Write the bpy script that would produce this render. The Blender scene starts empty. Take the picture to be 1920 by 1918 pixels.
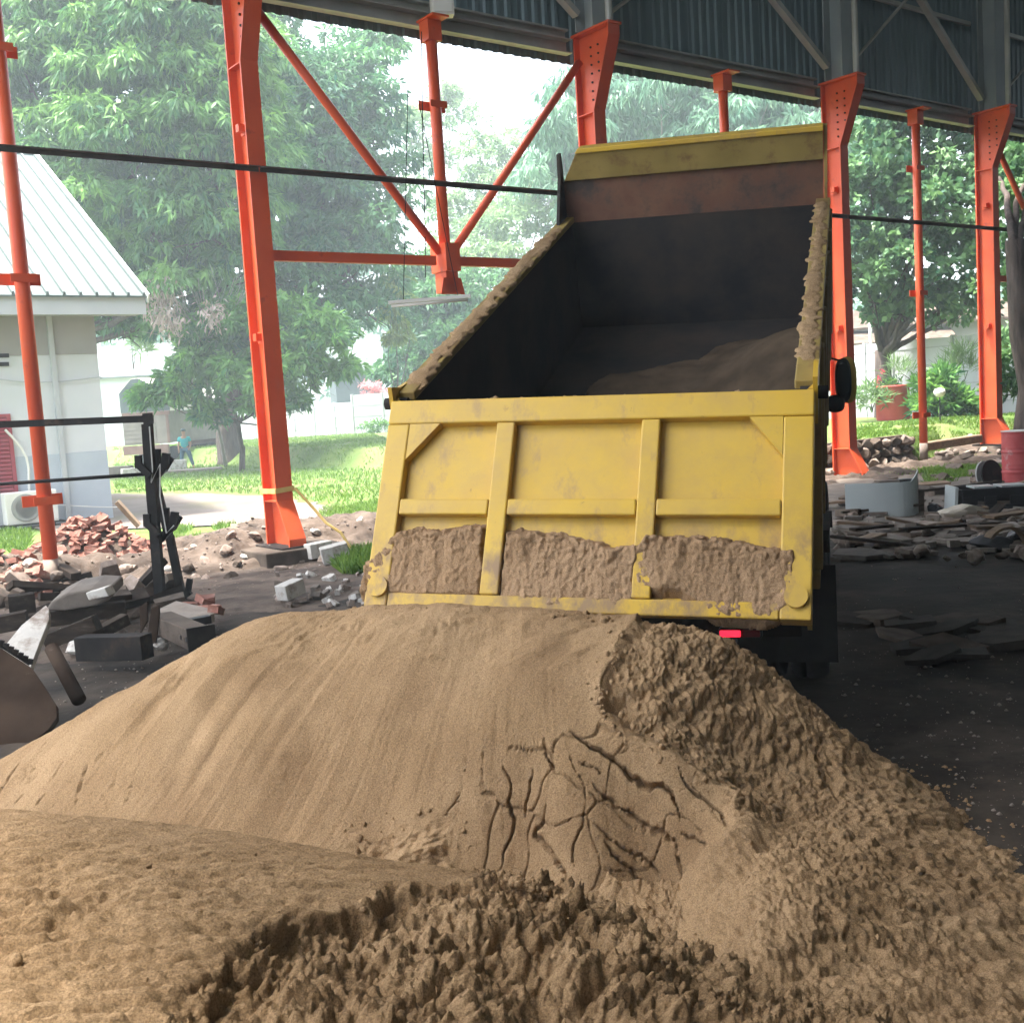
import bpy, bmesh, math, random
import numpy as np
from mathutils import Matrix, Vector

R = math.radians
random.seed(11)
rng = np.random.default_rng(11)
sc = bpy.context.scene
col = sc.collection

# ------------------------------------------------------------------ camera
FPX, CX, CY, CAMZ = 2076.0, 960.0, 959.0, 2.0
PITCH, ROLL = R(5.62), R(3.54)
fv = np.array([0, math.cos(PITCH), -math.sin(PITCH)])
_r0 = np.array([1.0, 0, 0]); _u0 = np.cross(_r0, fv)
rv = math.cos(ROLL) * _r0 - math.sin(ROLL) * _u0
uv = math.sin(ROLL) * _r0 + math.cos(ROLL) * _u0
cam = bpy.data.objects.new('camera', bpy.data.cameras.new('camera'))
col.objects.link(cam)
cam.matrix_world = Matrix(((rv[0], uv[0], -fv[0], 0), (rv[1], uv[1], -fv[1], 0), (rv[2], uv[2], -fv[2], CAMZ), (0, 0, 0, 1)))
cam.data.sensor_width = 36
cam.data.lens = FPX / 1920 * 36
cam.data.clip_start = 0.05
cam.data.clip_end = 3000
sc.camera = cam

# ------------------------------------------------------------------ light
SUN_EL, SUN_AZ = R(75), R(262)         # azimuth measured clockwise from +Y: high on the left
w = bpy.data.worlds.new('World'); sc.world = w; w.use_nodes = True
wn, wl = w.node_tree.nodes, w.node_tree.links
sky = wn.new('ShaderNodeTexSky'); sky.sky_type = 'NISHITA'; sky.sun_disc = False
sky.sun_elevation = SUN_EL; sky.sun_rotation = SUN_AZ
sky.air_density = 1.0; sky.dust_density = 4.0; sky.ozone_density = 1.0
hs = wn.new('ShaderNodeHueSaturation'); hs.inputs['Saturation'].default_value = 0.45
wl.new(sky.outputs[0], hs.inputs['Color'])
wl.new(hs.outputs[0], wn['Background'].inputs['Color'])
wn['Background'].inputs['Strength'].default_value = 0.15
sl = bpy.data.lights.new('sun', 'SUN'); sl.energy = 2.4; sl.angle = R(6); sl.color = (1.0, 0.95, 0.87)
so = bpy.data.objects.new('sun', sl); col.objects.link(so)
sd = Vector((math.sin(SUN_AZ) * math.cos(SUN_EL), math.cos(SUN_AZ) * math.cos(SUN_EL), math.sin(SUN_EL)))
so.rotation_euler = sd.to_track_quat('Z', 'Y').to_euler()
so.location = (-20, -20, 40)
vs = sc.view_settings
vs.view_transform = 'Standard'; vs.look = 'None'; vs.gamma = 1.0; vs.use_curve_mapping = False
vs.exposure = 2.85
sc.cycles.max_bounces = 8
sc.cycles.use_denoising = True

# ------------------------------------------------------------------ maths helpers
def ray(x, y):
    d = fv * FPX + rv * (x - CX) - uv * (y - CY)
    return d / d[1]
def AT(x, y, Y):
    return np.array([0, 0, CAMZ]) + ray(x, y) * Y
def G(x, y, z=0.0):
    d = ray(x, y)
    return np.array([0, 0, CAMZ]) + d * ((z - CAMZ) / d[2])
def nrm(v):
    v = np.asarray(v, float)
    return v / (np.linalg.norm(v, axis=-1, keepdims=True) + 1e-12)

def _hash(ix, iy, iz, k=0):
    h = (ix.astype(np.int64) * 374761393 + iy.astype(np.int64) * 668265263 + iz.astype(np.int64) * 2147483647 + k * 974634211) & 0xffffffff
    h = ((h ^ (h >> 13)) * 1274126177) & 0xffffffff
    h = ((h ^ (h >> 16)) * 2246822519) & 0xffffffff
    return ((h ^ (h >> 15)) & 0xffffff) / float(0xffffff)
def vnoise(p, k=0):
    i = np.floor(p).astype(np.int64); f = p - i; f = f * f * f * (f * (f * 6 - 15) + 10)
    out = 0
    for dx in (0, 1):
        wx = f[:, 0] if dx else 1 - f[:, 0]
        for dy in (0, 1):
            wy = f[:, 1] if dy else 1 - f[:, 1]
            for dz in (0, 1):
                wz = f[:, 2] if dz else 1 - f[:, 2]
                out = out + wx * wy * wz * _hash(i[:, 0] + dx, i[:, 1] + dy, i[:, 2] + dz, k)
    return out * 2 - 1
def fbm(p, o=4, k=0, g=0.5):
    s, a, t = 0, 1.0, 0
    for j in range(o):
        s = s + a * vnoise(p, k + j * 7); t += a; a *= g; p = p * 2.03 + 5.7
    return s / t
def worley(p, k=0):
    i = np.floor(p).astype(np.int64)
    d1 = np.full(len(p), 9.0); d2 = np.full(len(p), 9.0); cid = np.zeros(len(p))
    for dx in (-1, 0, 1):
        for dy in (-1, 0, 1):
            for dz in (-1, 0, 1):
                c = i + np.array([dx, dy, dz])
                q = np.stack([c[:, a] + _hash(c[:, 0], c[:, 1], c[:, 2], k + a + 1) for a in range(3)], 1)
                d = np.sqrt(((q - p) ** 2).sum(1))
                m = d < d1
                d2 = np.where(m, d1, np.minimum(d2, d))
                cid = np.where(m, _hash(c[:, 0], c[:, 1], c[:, 2], k + 9), cid)
                d1 = np.where(m, d, d1)
    return d1, d2, cid
def sstep(a, b, x):
    t = np.clip((x - a) / (b - a), 0, 1)
    return t * t * (3 - 2 * t)
def seg_dist(P, pts):
    """distance of 2D points to a polyline, and the position along it 0..1"""
    best = np.full(len(P), 1e9); along = np.zeros(len(P)); n = len(pts) - 1
    for j in range(n):
        a, b = np.array(pts[j]), np.array(pts[j + 1])
        ab = b - a; t = np.clip(((P - a) @ ab) / (ab @ ab + 1e-12), 0, 1)
        d = np.linalg.norm(P - a - t[:, None] * ab, axis=1)
        m = d < best
        best[m] = d[m]; along[m] = (j + t[m]) / n
    return best, along
def inside(P, poly):
    c = np.zeros(len(P), bool); n = len(poly)
    for j in range(n):
        (x1, y1), (x2, y2) = poly[j], poly[(j + 1) % n]
        m = ((y1 > P[:, 1]) != (y2 > P[:, 1])) & (P[:, 0] < (x2 - x1) * (P[:, 1] - y1) / (y2 - y1 + 1e-12) + x1)
        c ^= m
    return c

# ------------------------------------------------------------------ mesh helpers
def tag(o, label=None, cat=None, group=None, kind=None):
    if label: o['label'] = label
    if cat: o['category'] = cat
    if group: o['group'] = group
    if kind: o['kind'] = kind
    return o
def mesh(name, V, Fc, mat=None, smooth=False):
    me = bpy.data.meshes.new(name)
    V = np.asarray(V, dtype=np.float32)
    if isinstance(Fc, np.ndarray):
        k = Fc.shape[1]
        me.vertices.add(len(V)); me.vertices.foreach_set('co', V.ravel())
        me.loops.add(Fc.size); me.loops.foreach_set('vertex_index', Fc.ravel().astype(np.int32))
        me.polygons.add(len(Fc)); me.polygons.foreach_set('loop_start', np.arange(0, Fc.size, k, dtype=np.int32))
        me.update(calc_edges=True)
    else:
        me.from_pydata([tuple(map(float, v)) for v in V], [], [tuple(f) for f in Fc])
    me.validate()
    if smooth:
        me.polygons.foreach_set('use_smooth', np.ones(len(me.polygons), bool))
    if mat: me.materials.append(mat)
    return me
def link(name, me, parent=None, bev=0):
    o = bpy.data.objects.new(name, me); col.objects.link(o)
    if parent: o.parent = parent
    if bev:
        b = o.modifiers.new('bevel', 'BEVEL'); b.width = bev; b.segments = 2; b.limit_method = 'ANGLE'
    return o
def part(name, VF, mat, parent=None, smooth=False, bev=0):
    return link(name, mesh(name, VF[0], VF[1], mat, smooth), parent, bev)
def thing(name, label, cat, loc=(0, 0, 0), rz=0.0, group=None):
    o = bpy.data.objects.new(name, None); col.objects.link(o)
    o.location = tuple(map(float, loc)); o.rotation_euler = (0, 0, rz); o.empty_display_size = 0.2
    return tag(o, label, cat, group)
def solo(name, VF, mat, label, cat, loc=None, rot=None, group=None, smooth=False, bev=0):
    o = part(name, VF, mat, None, smooth, bev); o['kind'] = 'thing'
    if loc is not None: o.location = tuple(map(float, loc))
    if rot is not None: o.rotation_euler = rot
    return tag(o, label, cat, group)
def copy_tree(o, parent=None):
    c = o.copy(); col.objects.link(c)
    if parent: c.parent = parent
    for ch in o.children:
        copy_tree(ch, c)
    return c
BOXF = [(0, 3, 2, 1), (4, 5, 6, 7), (0, 1, 5, 4), (1, 2, 6, 5), (2, 3, 7, 6), (3, 0, 4, 7)]
def box(c, s):
    c = np.array(c, float); h = np.array(s, float) / 2
    V = [c + h * np.array(k) for k in ((-1, -1, -1), (1, -1, -1), (1, 1, -1), (-1, 1, -1), (-1, -1, 1), (1, -1, 1), (1, 1, 1), (-1, 1, 1))]
    return V, list(BOXF)
def hexa(P):                                  # eight corners, bottom ring then top ring
    return [np.array(p, float) for p in P], list(BOXF)
def frame(p, q, up=(0, 0, 1)):
    z = nrm(np.array(q, float) - np.array(p, float)); up = np.array(up, float)
    if abs(z @ up) > 0.98: up = np.array([1.0, 0, 0])
    x = nrm(np.cross(up, z)); y = np.cross(z, x)
    return x, y, z
def beam(p, q, wx, wy, up=(0, 0, 1)):
    p, q = np.array(p, float), np.array(q, float)
    x, y, z = frame(p, q, up)
    V = []
    for e in (p, q):
        for a, b in ((-1, -1), (1, -1), (1, 1), (-1, 1)):
            V.append(e + x * wx / 2 * a + y * wy / 2 * b)
    return V, list(BOXF)
def tube(p, q, r, n=12, r2=None, cap=True):
    p, q = np.array(p, float), np.array(q, float); r2 = r if r2 is None else r2
    x, y, z = frame(p, q)
    V = []
    for e, rr in ((p, r), (q, r2)):
        for k in range(n):
            a = 2 * math.pi * k / n
            V.append(e + x * math.cos(a) * rr + y * math.sin(a) * rr)
    Fc = [(k, (k + 1) % n, n + (k + 1) % n, n + k) for k in range(n)]
    if cap: Fc += [tuple(range(n - 1, -1, -1)), tuple(range(n, 2 * n))]
    return V, Fc
def path_tube(pts, r, n=6):
    pts = [np.array(p, float) for p in pts]; V, Fc = [], []
    rr = r if hasattr(r, '__len__') else [r] * len(pts)
    for i, p in enumerate(pts):
        a = pts[max(0, i - 1)]; b = pts[min(len(pts) - 1, i + 1)]
        x, y, z = frame(a, b)
        for k in range(n):
            t = 2 * math.pi * k / n
            V.append(p + (x * math.cos(t) + y * math.sin(t)) * rr[i])
    for i in range(len(pts) - 1):
        for k in range(n):
            Fc.append((i * n + k, i * n + (k + 1) % n, (i + 1) * n + (k + 1) % n, (i + 1) * n + k))
    Fc += [tuple(range(n - 1, -1, -1)), tuple((len(pts) - 1) * n + k for k in range(n))]
    return V, Fc
def lathe(prof, n=24, axis='z'):
    V, Fc = [], []
    for r_, h in prof:
        for k in range(n):
            a = 2 * math.pi * k / n
            c, s = math.cos(a) * r_, math.sin(a) * r_
            V.append((c, s, h) if axis == 'z' else (h, c, s))
    m = len(prof)
    for i in range(m - 1):
        for k in range(n):
            f = (i * n + k, i * n + (k + 1) % n, (i + 1) * n + (k + 1) % n, (i + 1) * n + k)
            Fc.append(f if axis == 'z' else f)
    Fc += [tuple(range(n - 1, -1, -1)), tuple((m - 1) * n + k for k in range(n))]
    return V, Fc
def join(*L):
    V, Fc = [], []
    for v, f in L:
        o = len(V); V += list(v); Fc += [tuple(i + o for i in ff) for ff in f]
    return V, Fc
def prism(poly, a, b, fn):
    """poly in 2D extruded from a to b; fn(u, v, w) gives the 3D point"""
    n = len(poly)
    V = [fn(u, v, a) for u, v in poly] + [fn(u, v, b) for u, v in poly]
    Fc = [tuple(range(n - 1, -1, -1)), tuple(range(n, 2 * n))] + [(k, (k + 1) % n, n + (k + 1) % n, n + k) for k in range(n)]
    return V, Fc
def move(VF, t=(0, 0, 0), M=None):
    V = np.asarray(VF[0], float)
    if M is not None: V = V @ np.asarray(M).T
    return list(V + np.array(t, float)), VF[1]
def rotm(rx=0, ry=0, rz=0):
    return np.array(Matrix.Rotation(rz, 3, 'Z') @ Matrix.Rotation(ry, 3, 'Y') @ Matrix.Rotation(rx, 3, 'X'))
def grid_faces(nx, ny):
    i = np.arange(nx * ny).reshape(ny, nx)
    return np.stack([i[:-1, :-1].ravel(), i[:-1, 1:].ravel(), i[1:, 1:].ravel(), i[1:, :-1].ravel()], 1)

# ------------------------------------------------------------------ materials
def mat(name, c1, c2=None, scale=3.0, rough=0.7, metal=0.0, bump=0.0, bscale=40.0, detail=6.0, lo=0.35, hi=0.65,
        c3=None, s3=1.0, t3=0.6, w3=0.06, stretch=(1, 1, 1), spec=0.3, tint=None, trans=0.0):
    """two-tone noise colour, an optional third tone in patches, and noise relief"""
    m = bpy.data.materials.new(name); m.use_nodes = True
    N, L = m.node_tree.nodes, m.node_tree.links
    b = N['Principled BSDF']
    b.inputs['Roughness'].default_value = rough; b.inputs['Metallic'].default_value = metal
    b.inputs['Specular IOR Level'].default_value = spec
    tc = N.new('ShaderNodeTexCoord'); mp = N.new('ShaderNodeMapping'); mp.inputs['Scale'].default_value = stretch
    L.new(tc.outputs['Object'], mp.inputs['Vector'])
    n1 = N.new('ShaderNodeTexNoise'); n1.inputs['Scale'].default_value = scale; n1.inputs['Detail'].default_value = detail
    L.new(mp.outputs[0], n1.inputs['Vector'])
    cr = N.new('ShaderNodeValToRGB'); cr.color_ramp.elements[0].position = lo; cr.color_ramp.elements[1].position = hi
    cr.color_ramp.elements[0].color = (*c1, 1); cr.color_ramp.elements[1].color = (*(c2 or c1), 1)
    L.new(n1.outputs[0], cr.inputs[0]); out = cr.outputs[0]
    if c3 is not None:
        n3 = N.new('ShaderNodeTexNoise'); n3.inputs['Scale'].default_value = s3; n3.inputs['Detail'].default_value = 8; n3.inputs['Roughness'].default_value = 0.65
        L.new(mp.outputs[0], n3.inputs['Vector'])
        r3 = N.new('ShaderNodeMapRange'); r3.inputs[1].default_value = t3 - w3; r3.inputs[2].default_value = t3 + w3
        L.new(n3.outputs[0], r3.inputs[0])
        mx = N.new('ShaderNodeMix'); mx.data_type = 'RGBA'
        L.new(r3.outputs[0], mx.inputs[0]); L.new(out, mx.inputs[6]); mx.inputs[7].default_value = (*c3, 1)
        out = mx.outputs[2]
    if tint is not None:                      # a per-piece colour of its own
        at = N.new('ShaderNodeObjectInfo')
        hsv = N.new('ShaderNodeHueSaturation')
        mr = N.new('ShaderNodeMapRange'); mr.inputs[3].default_value = 1 - tint; mr.inputs[4].default_value = 1 + tint
        L.new(at.outputs['Random'], mr.inputs[0]); L.new(mr.outputs[0], hsv.inputs['Value']); L.new(out, hsv.inputs['Color'])
        out = hsv.outputs[0]
    L.new(out, b.inputs['Base Color'])
    if bump:
        nb = N.new('ShaderNodeTexNoise'); nb.inputs['Scale'].default_value = bscale; nb.inputs['Detail'].default_value = 8; nb.inputs['Roughness'].default_value = 0.6
        L.new(mp.outputs[0], nb.inputs['Vector'])
        bp = N.new('ShaderNodeBump'); bp.inputs['Strength'].default_value = 1.0; bp.inputs['Distance'].default_value = bump
        L.new(nb.outputs[0], bp.inputs['Height']); L.new(bp.outputs[0], b.inputs['Normal'])
    return m

def leaf_mat(name, dark, light, trans=0.25, rough=0.5):
    m = bpy.data.materials.new(name); m.use_nodes = True
    N, L = m.node_tree.nodes, m.node_tree.links
    b = N['Principled BSDF']; b.inputs['Roughness'].default_value = rough; b.inputs['Specular IOR Level'].default_value = 0.35
    a = N.new('ShaderNodeAttribute'); a.attribute_name = 'tint'
    cr = N.new('ShaderNodeValToRGB'); cr.color_ramp.elements[0].color = (*dark, 1); cr.color_ramp.elements[1].color = (*light, 1)
    L.new(a.outputs['Fac'], cr.inputs[0]); L.new(cr.outputs[0], b.inputs['Base Color'])
    t = N.new('ShaderNodeBsdfTranslucent'); L.new(cr.outputs[0], t.inputs['Color'])
    mx = N.new('ShaderNodeMixShader'); mx.inputs[0].default_value = trans
    L.new(b.outputs[0], mx.inputs[1]); L.new(t.outputs[0], mx.inputs[2])
    L.new(mx.outputs[0], N['Material Output'].inputs['Surface'])
    return m

MT = {}
def sand_mat(name, c1, c2, c3):
    m = mat(name, c1, c2, scale=2.2, rough=0.95, c3=c3, s3=1.3, t3=0.60, w3=0.10, spec=0.1)
    N, L = m.node_tree.nodes, m.node_tree.links
    b = N['Principled BSDF']; src = b.inputs['Base Color'].links[0].from_socket
    tc = N.new('ShaderNodeTexCoord')
    n1 = N.new('ShaderNodeTexNoise'); n1.inputs['Scale'].default_value = 190; n1.inputs['Detail'].default_value = 3; n1.inputs['Roughness'].default_value = 0.7
    L.new(tc.outputs['Object'], n1.inputs['Vector'])
    mr = N.new('ShaderNodeMapRange'); mr.inputs[1].default_value = 0.33; mr.inputs[2].default_value = 0.67; mr.inputs[3].default_value = 0.62; mr.inputs[4].default_value = 1.38
    L.new(n1.outputs[0], mr.inputs[0])
    hsv = N.new('ShaderNodeHueSaturation'); L.new(mr.outputs[0], hsv.inputs['Value']); L.new(src, hsv.inputs['Color'])
    L.new(hsv.outputs[0], b.inputs['Base Color'])
    n2 = N.new('ShaderNodeTexNoise'); n2.inputs['Scale'].default_value = 75; n2.inputs['Detail'].default_value = 6; n2.inputs['Roughness'].default_value = 0.75
    L.new(tc.outputs['Object'], n2.inputs['Vector'])
    bp = N.new('ShaderNodeBump'); bp.inputs['Distance'].default_value = 0.010; L.new(n2.outputs[0], bp.inputs['Height']); L.new(bp.outputs[0], b.inputs['Normal'])
    return m
MT['sand'] = sand_mat('sand', (0.300, 0.196, 0.104), (0.375, 0.252, 0.140), (0.255, 0.162, 0.086))
MT['wet_sand'] = sand_mat('damp_sand', (0.31, 0.200, 0.112), (0.38, 0.252, 0.148), (0.26, 0.165, 0.092))
MT['bed_sand'] = mat('shaded_sand', (0.062, 0.045, 0.030), (0.105, 0.076, 0.050), scale=4, rough=0.95, bump=0.004, bscale=90, spec=0.1)  # darker than the heap sand: shade inside the bed put into its colour
MT['orange'] = mat('orange_paint', (0.58, 0.078, 0.026), (0.66, 0.105, 0.036), scale=1.5, rough=0.45, bump=0.0006, bscale=30, c3=(0.40, 0.06, 0.035), s3=3.0, t3=0.66, w3=0.05)
MT['rail_steel'] = mat('dull_rail_steel', (0.06, 0.055, 0.052), (0.10, 0.085, 0.075), scale=5, rough=0.7)
MT['grey_steel'] = mat('grey_steel_paint', (0.24, 0.275, 0.285), (0.30, 0.33, 0.335), scale=1.2, rough=0.5)
MT['pale_steel'] = mat('galvanised_steel', (0.38, 0.38, 0.36), (0.48, 0.47, 0.44), scale=2, rough=0.5, metal=0.2)
MT['cladding'] = mat('dark_green_grey_sheet', (0.135, 0.195, 0.215), (0.17, 0.235, 0.255), scale=0.8, rough=0.45)
MT['roof_sheet'] = mat('grey_roof_sheet', (0.22, 0.24, 0.25), (0.28, 0.30, 0.31), scale=1, rough=0.5)
MT['dark_steel'] = mat('dark_steel', (0.012, 0.011, 0.011), (0.024, 0.021, 0.019), scale=6, rough=0.75, spec=0.12, metal=0.0, bump=0.002, bscale=40, c3=(0.055, 0.038, 0.028), s3=4, t3=0.62, w3=0.06)
MT['black'] = mat('black_plastic', (0.012, 0.012, 0.014), (0.022, 0.022, 0.024), scale=6, rough=0.45)
MT['rust'] = mat('rusty_steel', (0.13, 0.062, 0.042), (0.20, 0.10, 0.06), scale=5, rough=0.85, bump=0.002, bscale=40, c3=(0.06, 0.045, 0.04), s3=2.5, t3=0.55, w3=0.08)
MT['yellow'] = mat('yellow_truck_paint', (0.58, 0.365, 0.038), (0.62, 0.41, 0.055), scale=1.6, rough=0.42, bump=0.0012, bscale=9, c3=(0.36, 0.22, 0.05), s3=5.5, t3=0.69, w3=0.035)
def add_film(m, colr, scale, lo, hi, amt, stretch=(1, 1, 1), zr=None):
    N, L = m.node_tree.nodes, m.node_tree.links
    b = N['Principled BSDF']; src = b.inputs['Base Color'].links[0].from_socket
    tc = N.new('ShaderNodeTexCoord'); mp = N.new('ShaderNodeMapping'); mp.inputs['Scale'].default_value = stretch
    L.new(tc.outputs['Object'], mp.inputs['Vector'])
    n1 = N.new('ShaderNodeTexNoise'); n1.inputs['Scale'].default_value = scale; n1.inputs['Detail'].default_value = 9; n1.inputs['Roughness'].default_value = 0.7
    L.new(mp.outputs[0], n1.inputs['Vector'])
    mr = N.new('ShaderNodeMapRange'); mr.inputs[1].default_value = lo; mr.inputs[2].default_value = hi; mr.inputs[4].default_value = amt
    L.new(n1.outputs[0], mr.inputs[0])
    fac = mr.outputs[0]
    if zr:                                    # splashed only between two heights on the object
        sx = N.new('ShaderNodeSeparateXYZ'); L.new(tc.outputs['Object'], sx.inputs[0])
        m2 = N.new('ShaderNodeMapRange'); m2.inputs[1].default_value = zr[0]; m2.inputs[2].default_value = zr[1]
        L.new(sx.outputs[2], m2.inputs[0])
        mu = N.new('ShaderNodeMath'); mu.operation = 'MULTIPLY'; L.new(fac, mu.inputs[0]); L.new(m2.outputs[0], mu.inputs[1]); fac = mu.outputs[0]
    mx = N.new('ShaderNodeMix'); mx.data_type = 'RGBA'
    L.new(fac, mx.inputs[0]); L.new(src, mx.inputs[6]); mx.inputs[7].default_value = (*colr, 1)
    L.new(mx.outputs[2], b.inputs['Base Color'])
add_film(MT['orange'], (0.48, 0.13, 0.07), 2.3, 0.54, 0.74, 0.35, (1, 1, .4))
add_film(MT['orange'], (0.11, 0.045, 0.03), 14.0, 0.64, 0.72, 0.75, (1, 1, .5))
add_film(MT['yellow'], (0.44, 0.29, 0.09), 1.7, 0.42, 0.68, 0.7)
add_film(MT['yellow'], (0.12, 0.075, 0.04), 17.0, 0.66, 0.74, 0.8)
add_film(MT['yellow'], (0.33, 0.22, 0.10), 5.0, 0.56, 0.68, 0.7, (1, 1, .25))
add_film(MT['yellow'], (0.27, 0.175, 0.095), 6.0, 0.44, 0.60, 0.95, (1, 1, .5), (1.42, 1.16))
MT['yellow_dirty'] = mat('dusty_yellow_paint', (0.27, 0.195, 0.06), (0.36, 0.26, 0.085), scale=3, rough=0.6, bump=0.001, bscale=12, c3=(0.20, 0.12, 0.05), s3=4, t3=0.6, w3=0.08)
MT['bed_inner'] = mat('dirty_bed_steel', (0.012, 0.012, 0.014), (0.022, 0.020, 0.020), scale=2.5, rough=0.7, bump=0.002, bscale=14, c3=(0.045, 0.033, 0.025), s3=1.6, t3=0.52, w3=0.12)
MT['rubber'] = mat('tyre_rubber', (0.016, 0.016, 0.017), (0.03, 0.028, 0.026), scale=8, rough=0.85, bump=0.002, bscale=50)
MT['brown_steel'] = mat('dark_brown_steel', (0.026, 0.017, 0.012), (0.050, 0.034, 0.024), scale=3, spec=0.05, rough=0.95, bump=0.003, bscale=30, c3=(0.11, 0.09, 0.08), s3=4, t3=0.66, w3=0.05)
MT['glass'] = mat('dark_glass', (0.02, 0.025, 0.03), rough=0.06, spec=0.6)
MT['floor'] = mat('dark_dirt_floor', (0.016, 0.0125, 0.0095), (0.042, 0.033, 0.025), scale=1.6, rough=0.9, bump=0.012, bscale=9, c3=(0.085, 0.066, 0.050), s3=0.9, t3=0.60, w3=0.10, spec=0.2)
MT['pale_zone'] = mat('pale_brown_floor', (0.12, 0.098, 0.078), (0.18, 0.152, 0.125), scale=1.4, rough=0.95, bump=0.008, bscale=12, c3=(0.07, 0.06, 0.052), s3=1.1, t3=0.57, w3=0.07)
MT['soil'] = mat('trampled_soil', (0.070, 0.050, 0.037), (0.125, 0.094, 0.072), scale=2.6, rough=0.95, bump=0.03, bscale=11, c3=(0.045, 0.032, 0.024), s3=1.6, t3=0.54, w3=0.08)
MT['road'] = mat('worn_path', (0.125, 0.104, 0.09), (0.17, 0.146, 0.13), scale=0.9, rough=0.95, bump=0.01, bscale=8, c3=(0.13, 0.125, 0.07), s3=0.5, t3=0.62, w3=0.08)
MT['lawn'] = mat('lawn_grass', (0.070, 0.125, 0.022), (0.115, 0.175, 0.036), scale=1.3, rough=0.9, bump=0.03, bscale=22, c3=(0.15, 0.145, 0.06), s3=0.35, t3=0.58, w3=0.10)
MT['ground'] = mat('far_ground', (0.08, 0.11, 0.03), (0.13, 0.15, 0.05), scale=0.2, rough=0.95)
MT['concrete'] = mat('broken_concrete', (0.17, 0.142, 0.118), (0.25, 0.215, 0.182), scale=4, rough=0.9, bump=0.006, bscale=22, c3=(0.17, 0.15, 0.13), s3=3, t3=0.58, w3=0.08, tint=0.35)
MT['dark_concrete'] = mat('dirty_concrete', (0.060, 0.044, 0.033), (0.115, 0.088, 0.067), scale=4, rough=0.92, bump=0.006, bscale=22, tint=0.35)
MT['floor_slab'] = mat('near_black_slab', (0.026, 0.021, 0.017), (0.05, 0.041, 0.033), scale=4, rough=0.92, bump=0.006, bscale=22, tint=0.35)  # much darker slab tone for the pieces on the dark floor
MT['white_block'] = mat('white_plaster_block', (0.40, 0.385, 0.355), (0.50, 0.48, 0.44), scale=6, rough=0.9, bump=0.006, bscale=24, tint=0.2, c3=(0.22, 0.18, 0.15), s3=5, t3=0.58, w3=0.08)
MT['brick'] = mat('red_brick', (0.17, 0.072, 0.052), (0.27, 0.125, 0.092), scale=5, rough=0.92, bump=0.004, bscale=40, c3=(0.30, 0.22, 0.18), s3=5, t3=0.60, w3=0.06, tint=0.35)
MT['stone'] = mat('rubble_stone', (0.17, 0.128, 0.10), (0.27, 0.22, 0.185), scale=5, rough=0.92, bump=0.006, bscale=25, tint=0.4)
MT['wood'] = mat('weathered_wood', (0.13, 0.085, 0.055), (0.22, 0.155, 0.10), scale=3, rough=0.9, bump=0.003, bscale=12, stretch=(1, 8, 8), tint=0.4)
MT['dark_wood'] = mat('dark_old_wood', (0.020, 0.015, 0.012), (0.045, 0.033, 0.025), scale=3, rough=0.9, bump=0.005, bscale=9, stretch=(1, 6, 6), tint=0.3, c3=(0.09, 0.075, 0.062), s3=3, t3=0.64, w3=0.06, spec=0.1)
MT['white_wall'] = mat('white_render', (0.55, 0.575, 0.60), (0.60, 0.62, 0.645), scale=1.2, rough=0.9)
MT['grey_wall'] = mat('grey_render', (0.40, 0.42, 0.44), (0.46, 0.48, 0.49), scale=1.2, rough=0.9)
MT['blue_wall'] = mat('blue_grey_dado', (0.40, 0.45, 0.51), (0.45, 0.50, 0.55), scale=1.2, rough=0.85)
MT['beige_wall'] = mat('beige_render', (0.30, 0.29, 0.285), (0.34, 0.33, 0.325), scale=1.2, rough=0.9)
MT['white_roof'] = mat('pale_metal_roof', (0.098, 0.126, 0.119), (0.115, 0.145, 0.138), scale=0.6, rough=0.65, c3=(0.08, 0.105, 0.098), s3=0.5, t3=0.62, w3=0.12)
MT['maroon'] = mat('maroon_paint', (0.28, 0.045, 0.06), (0.34, 0.06, 0.075), scale=3, rough=0.6)
MT['white'] = mat('white_enamel', (0.66, 0.65, 0.61), (0.72, 0.71, 0.67), scale=3, rough=0.5)
MT['grille'] = mat('grey_grille', (0.28, 0.28, 0.27), (0.34, 0.34, 0.33), scale=3, rough=0.6)
MT['drum'] = mat('faded_red_drum', (0.36, 0.050, 0.052), (0.45, 0.09, 0.088), scale=4, rough=0.6, c3=(0.42, 0.24, 0.23), s3=6, t3=0.62, w3=0.06)
MT['planter'] = mat('red_planter', (0.58, 0.085, 0.075), (0.66, 0.12, 0.10), scale=2, rough=0.7)
MT['bark'] = mat('tree_bark', (0.055, 0.042, 0.036), (0.11, 0.085, 0.072), scale=3, rough=0.95, bump=0.03, bscale=8, stretch=(3, 3, 0.6))
MT['pale_bark'] = mat('pale_bark', (0.24, 0.215, 0.20), (0.34, 0.31, 0.29), scale=3, rough=0.95, bump=0.01, bscale=12)
MT['tarp'] = mat('grey_tarpaulin', (0.055, 0.075, 0.085), (0.08, 0.105, 0.115), scale=1.5, rough=0.75, bump=0.01, bscale=4)
MT['tarp_top'] = mat('pale_tarpaulin', (0.62, 0.60, 0.55), (0.70, 0.68, 0.63), scale=1.5, rough=0.75)
MT['truck_brown'] = mat('brown_truck_boards', (0.13, 0.075, 0.065), (0.18, 0.11, 0.095), scale=2, rough=0.8)
MT['truck_grey'] = mat('grey_truck_boards', (0.15, 0.135, 0.125), (0.20, 0.18, 0.17), scale=2, rough=0.8)
MT['teal_cloth'] = mat('teal_shirt', (0.03, 0.28, 0.30), (0.05, 0.35, 0.36), scale=8, rough=0.9)
MT['navy_cloth'] = mat('blue_trousers', (0.03, 0.09, 0.14), (0.05, 0.12, 0.17), scale=8, rough=0.9)
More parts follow.
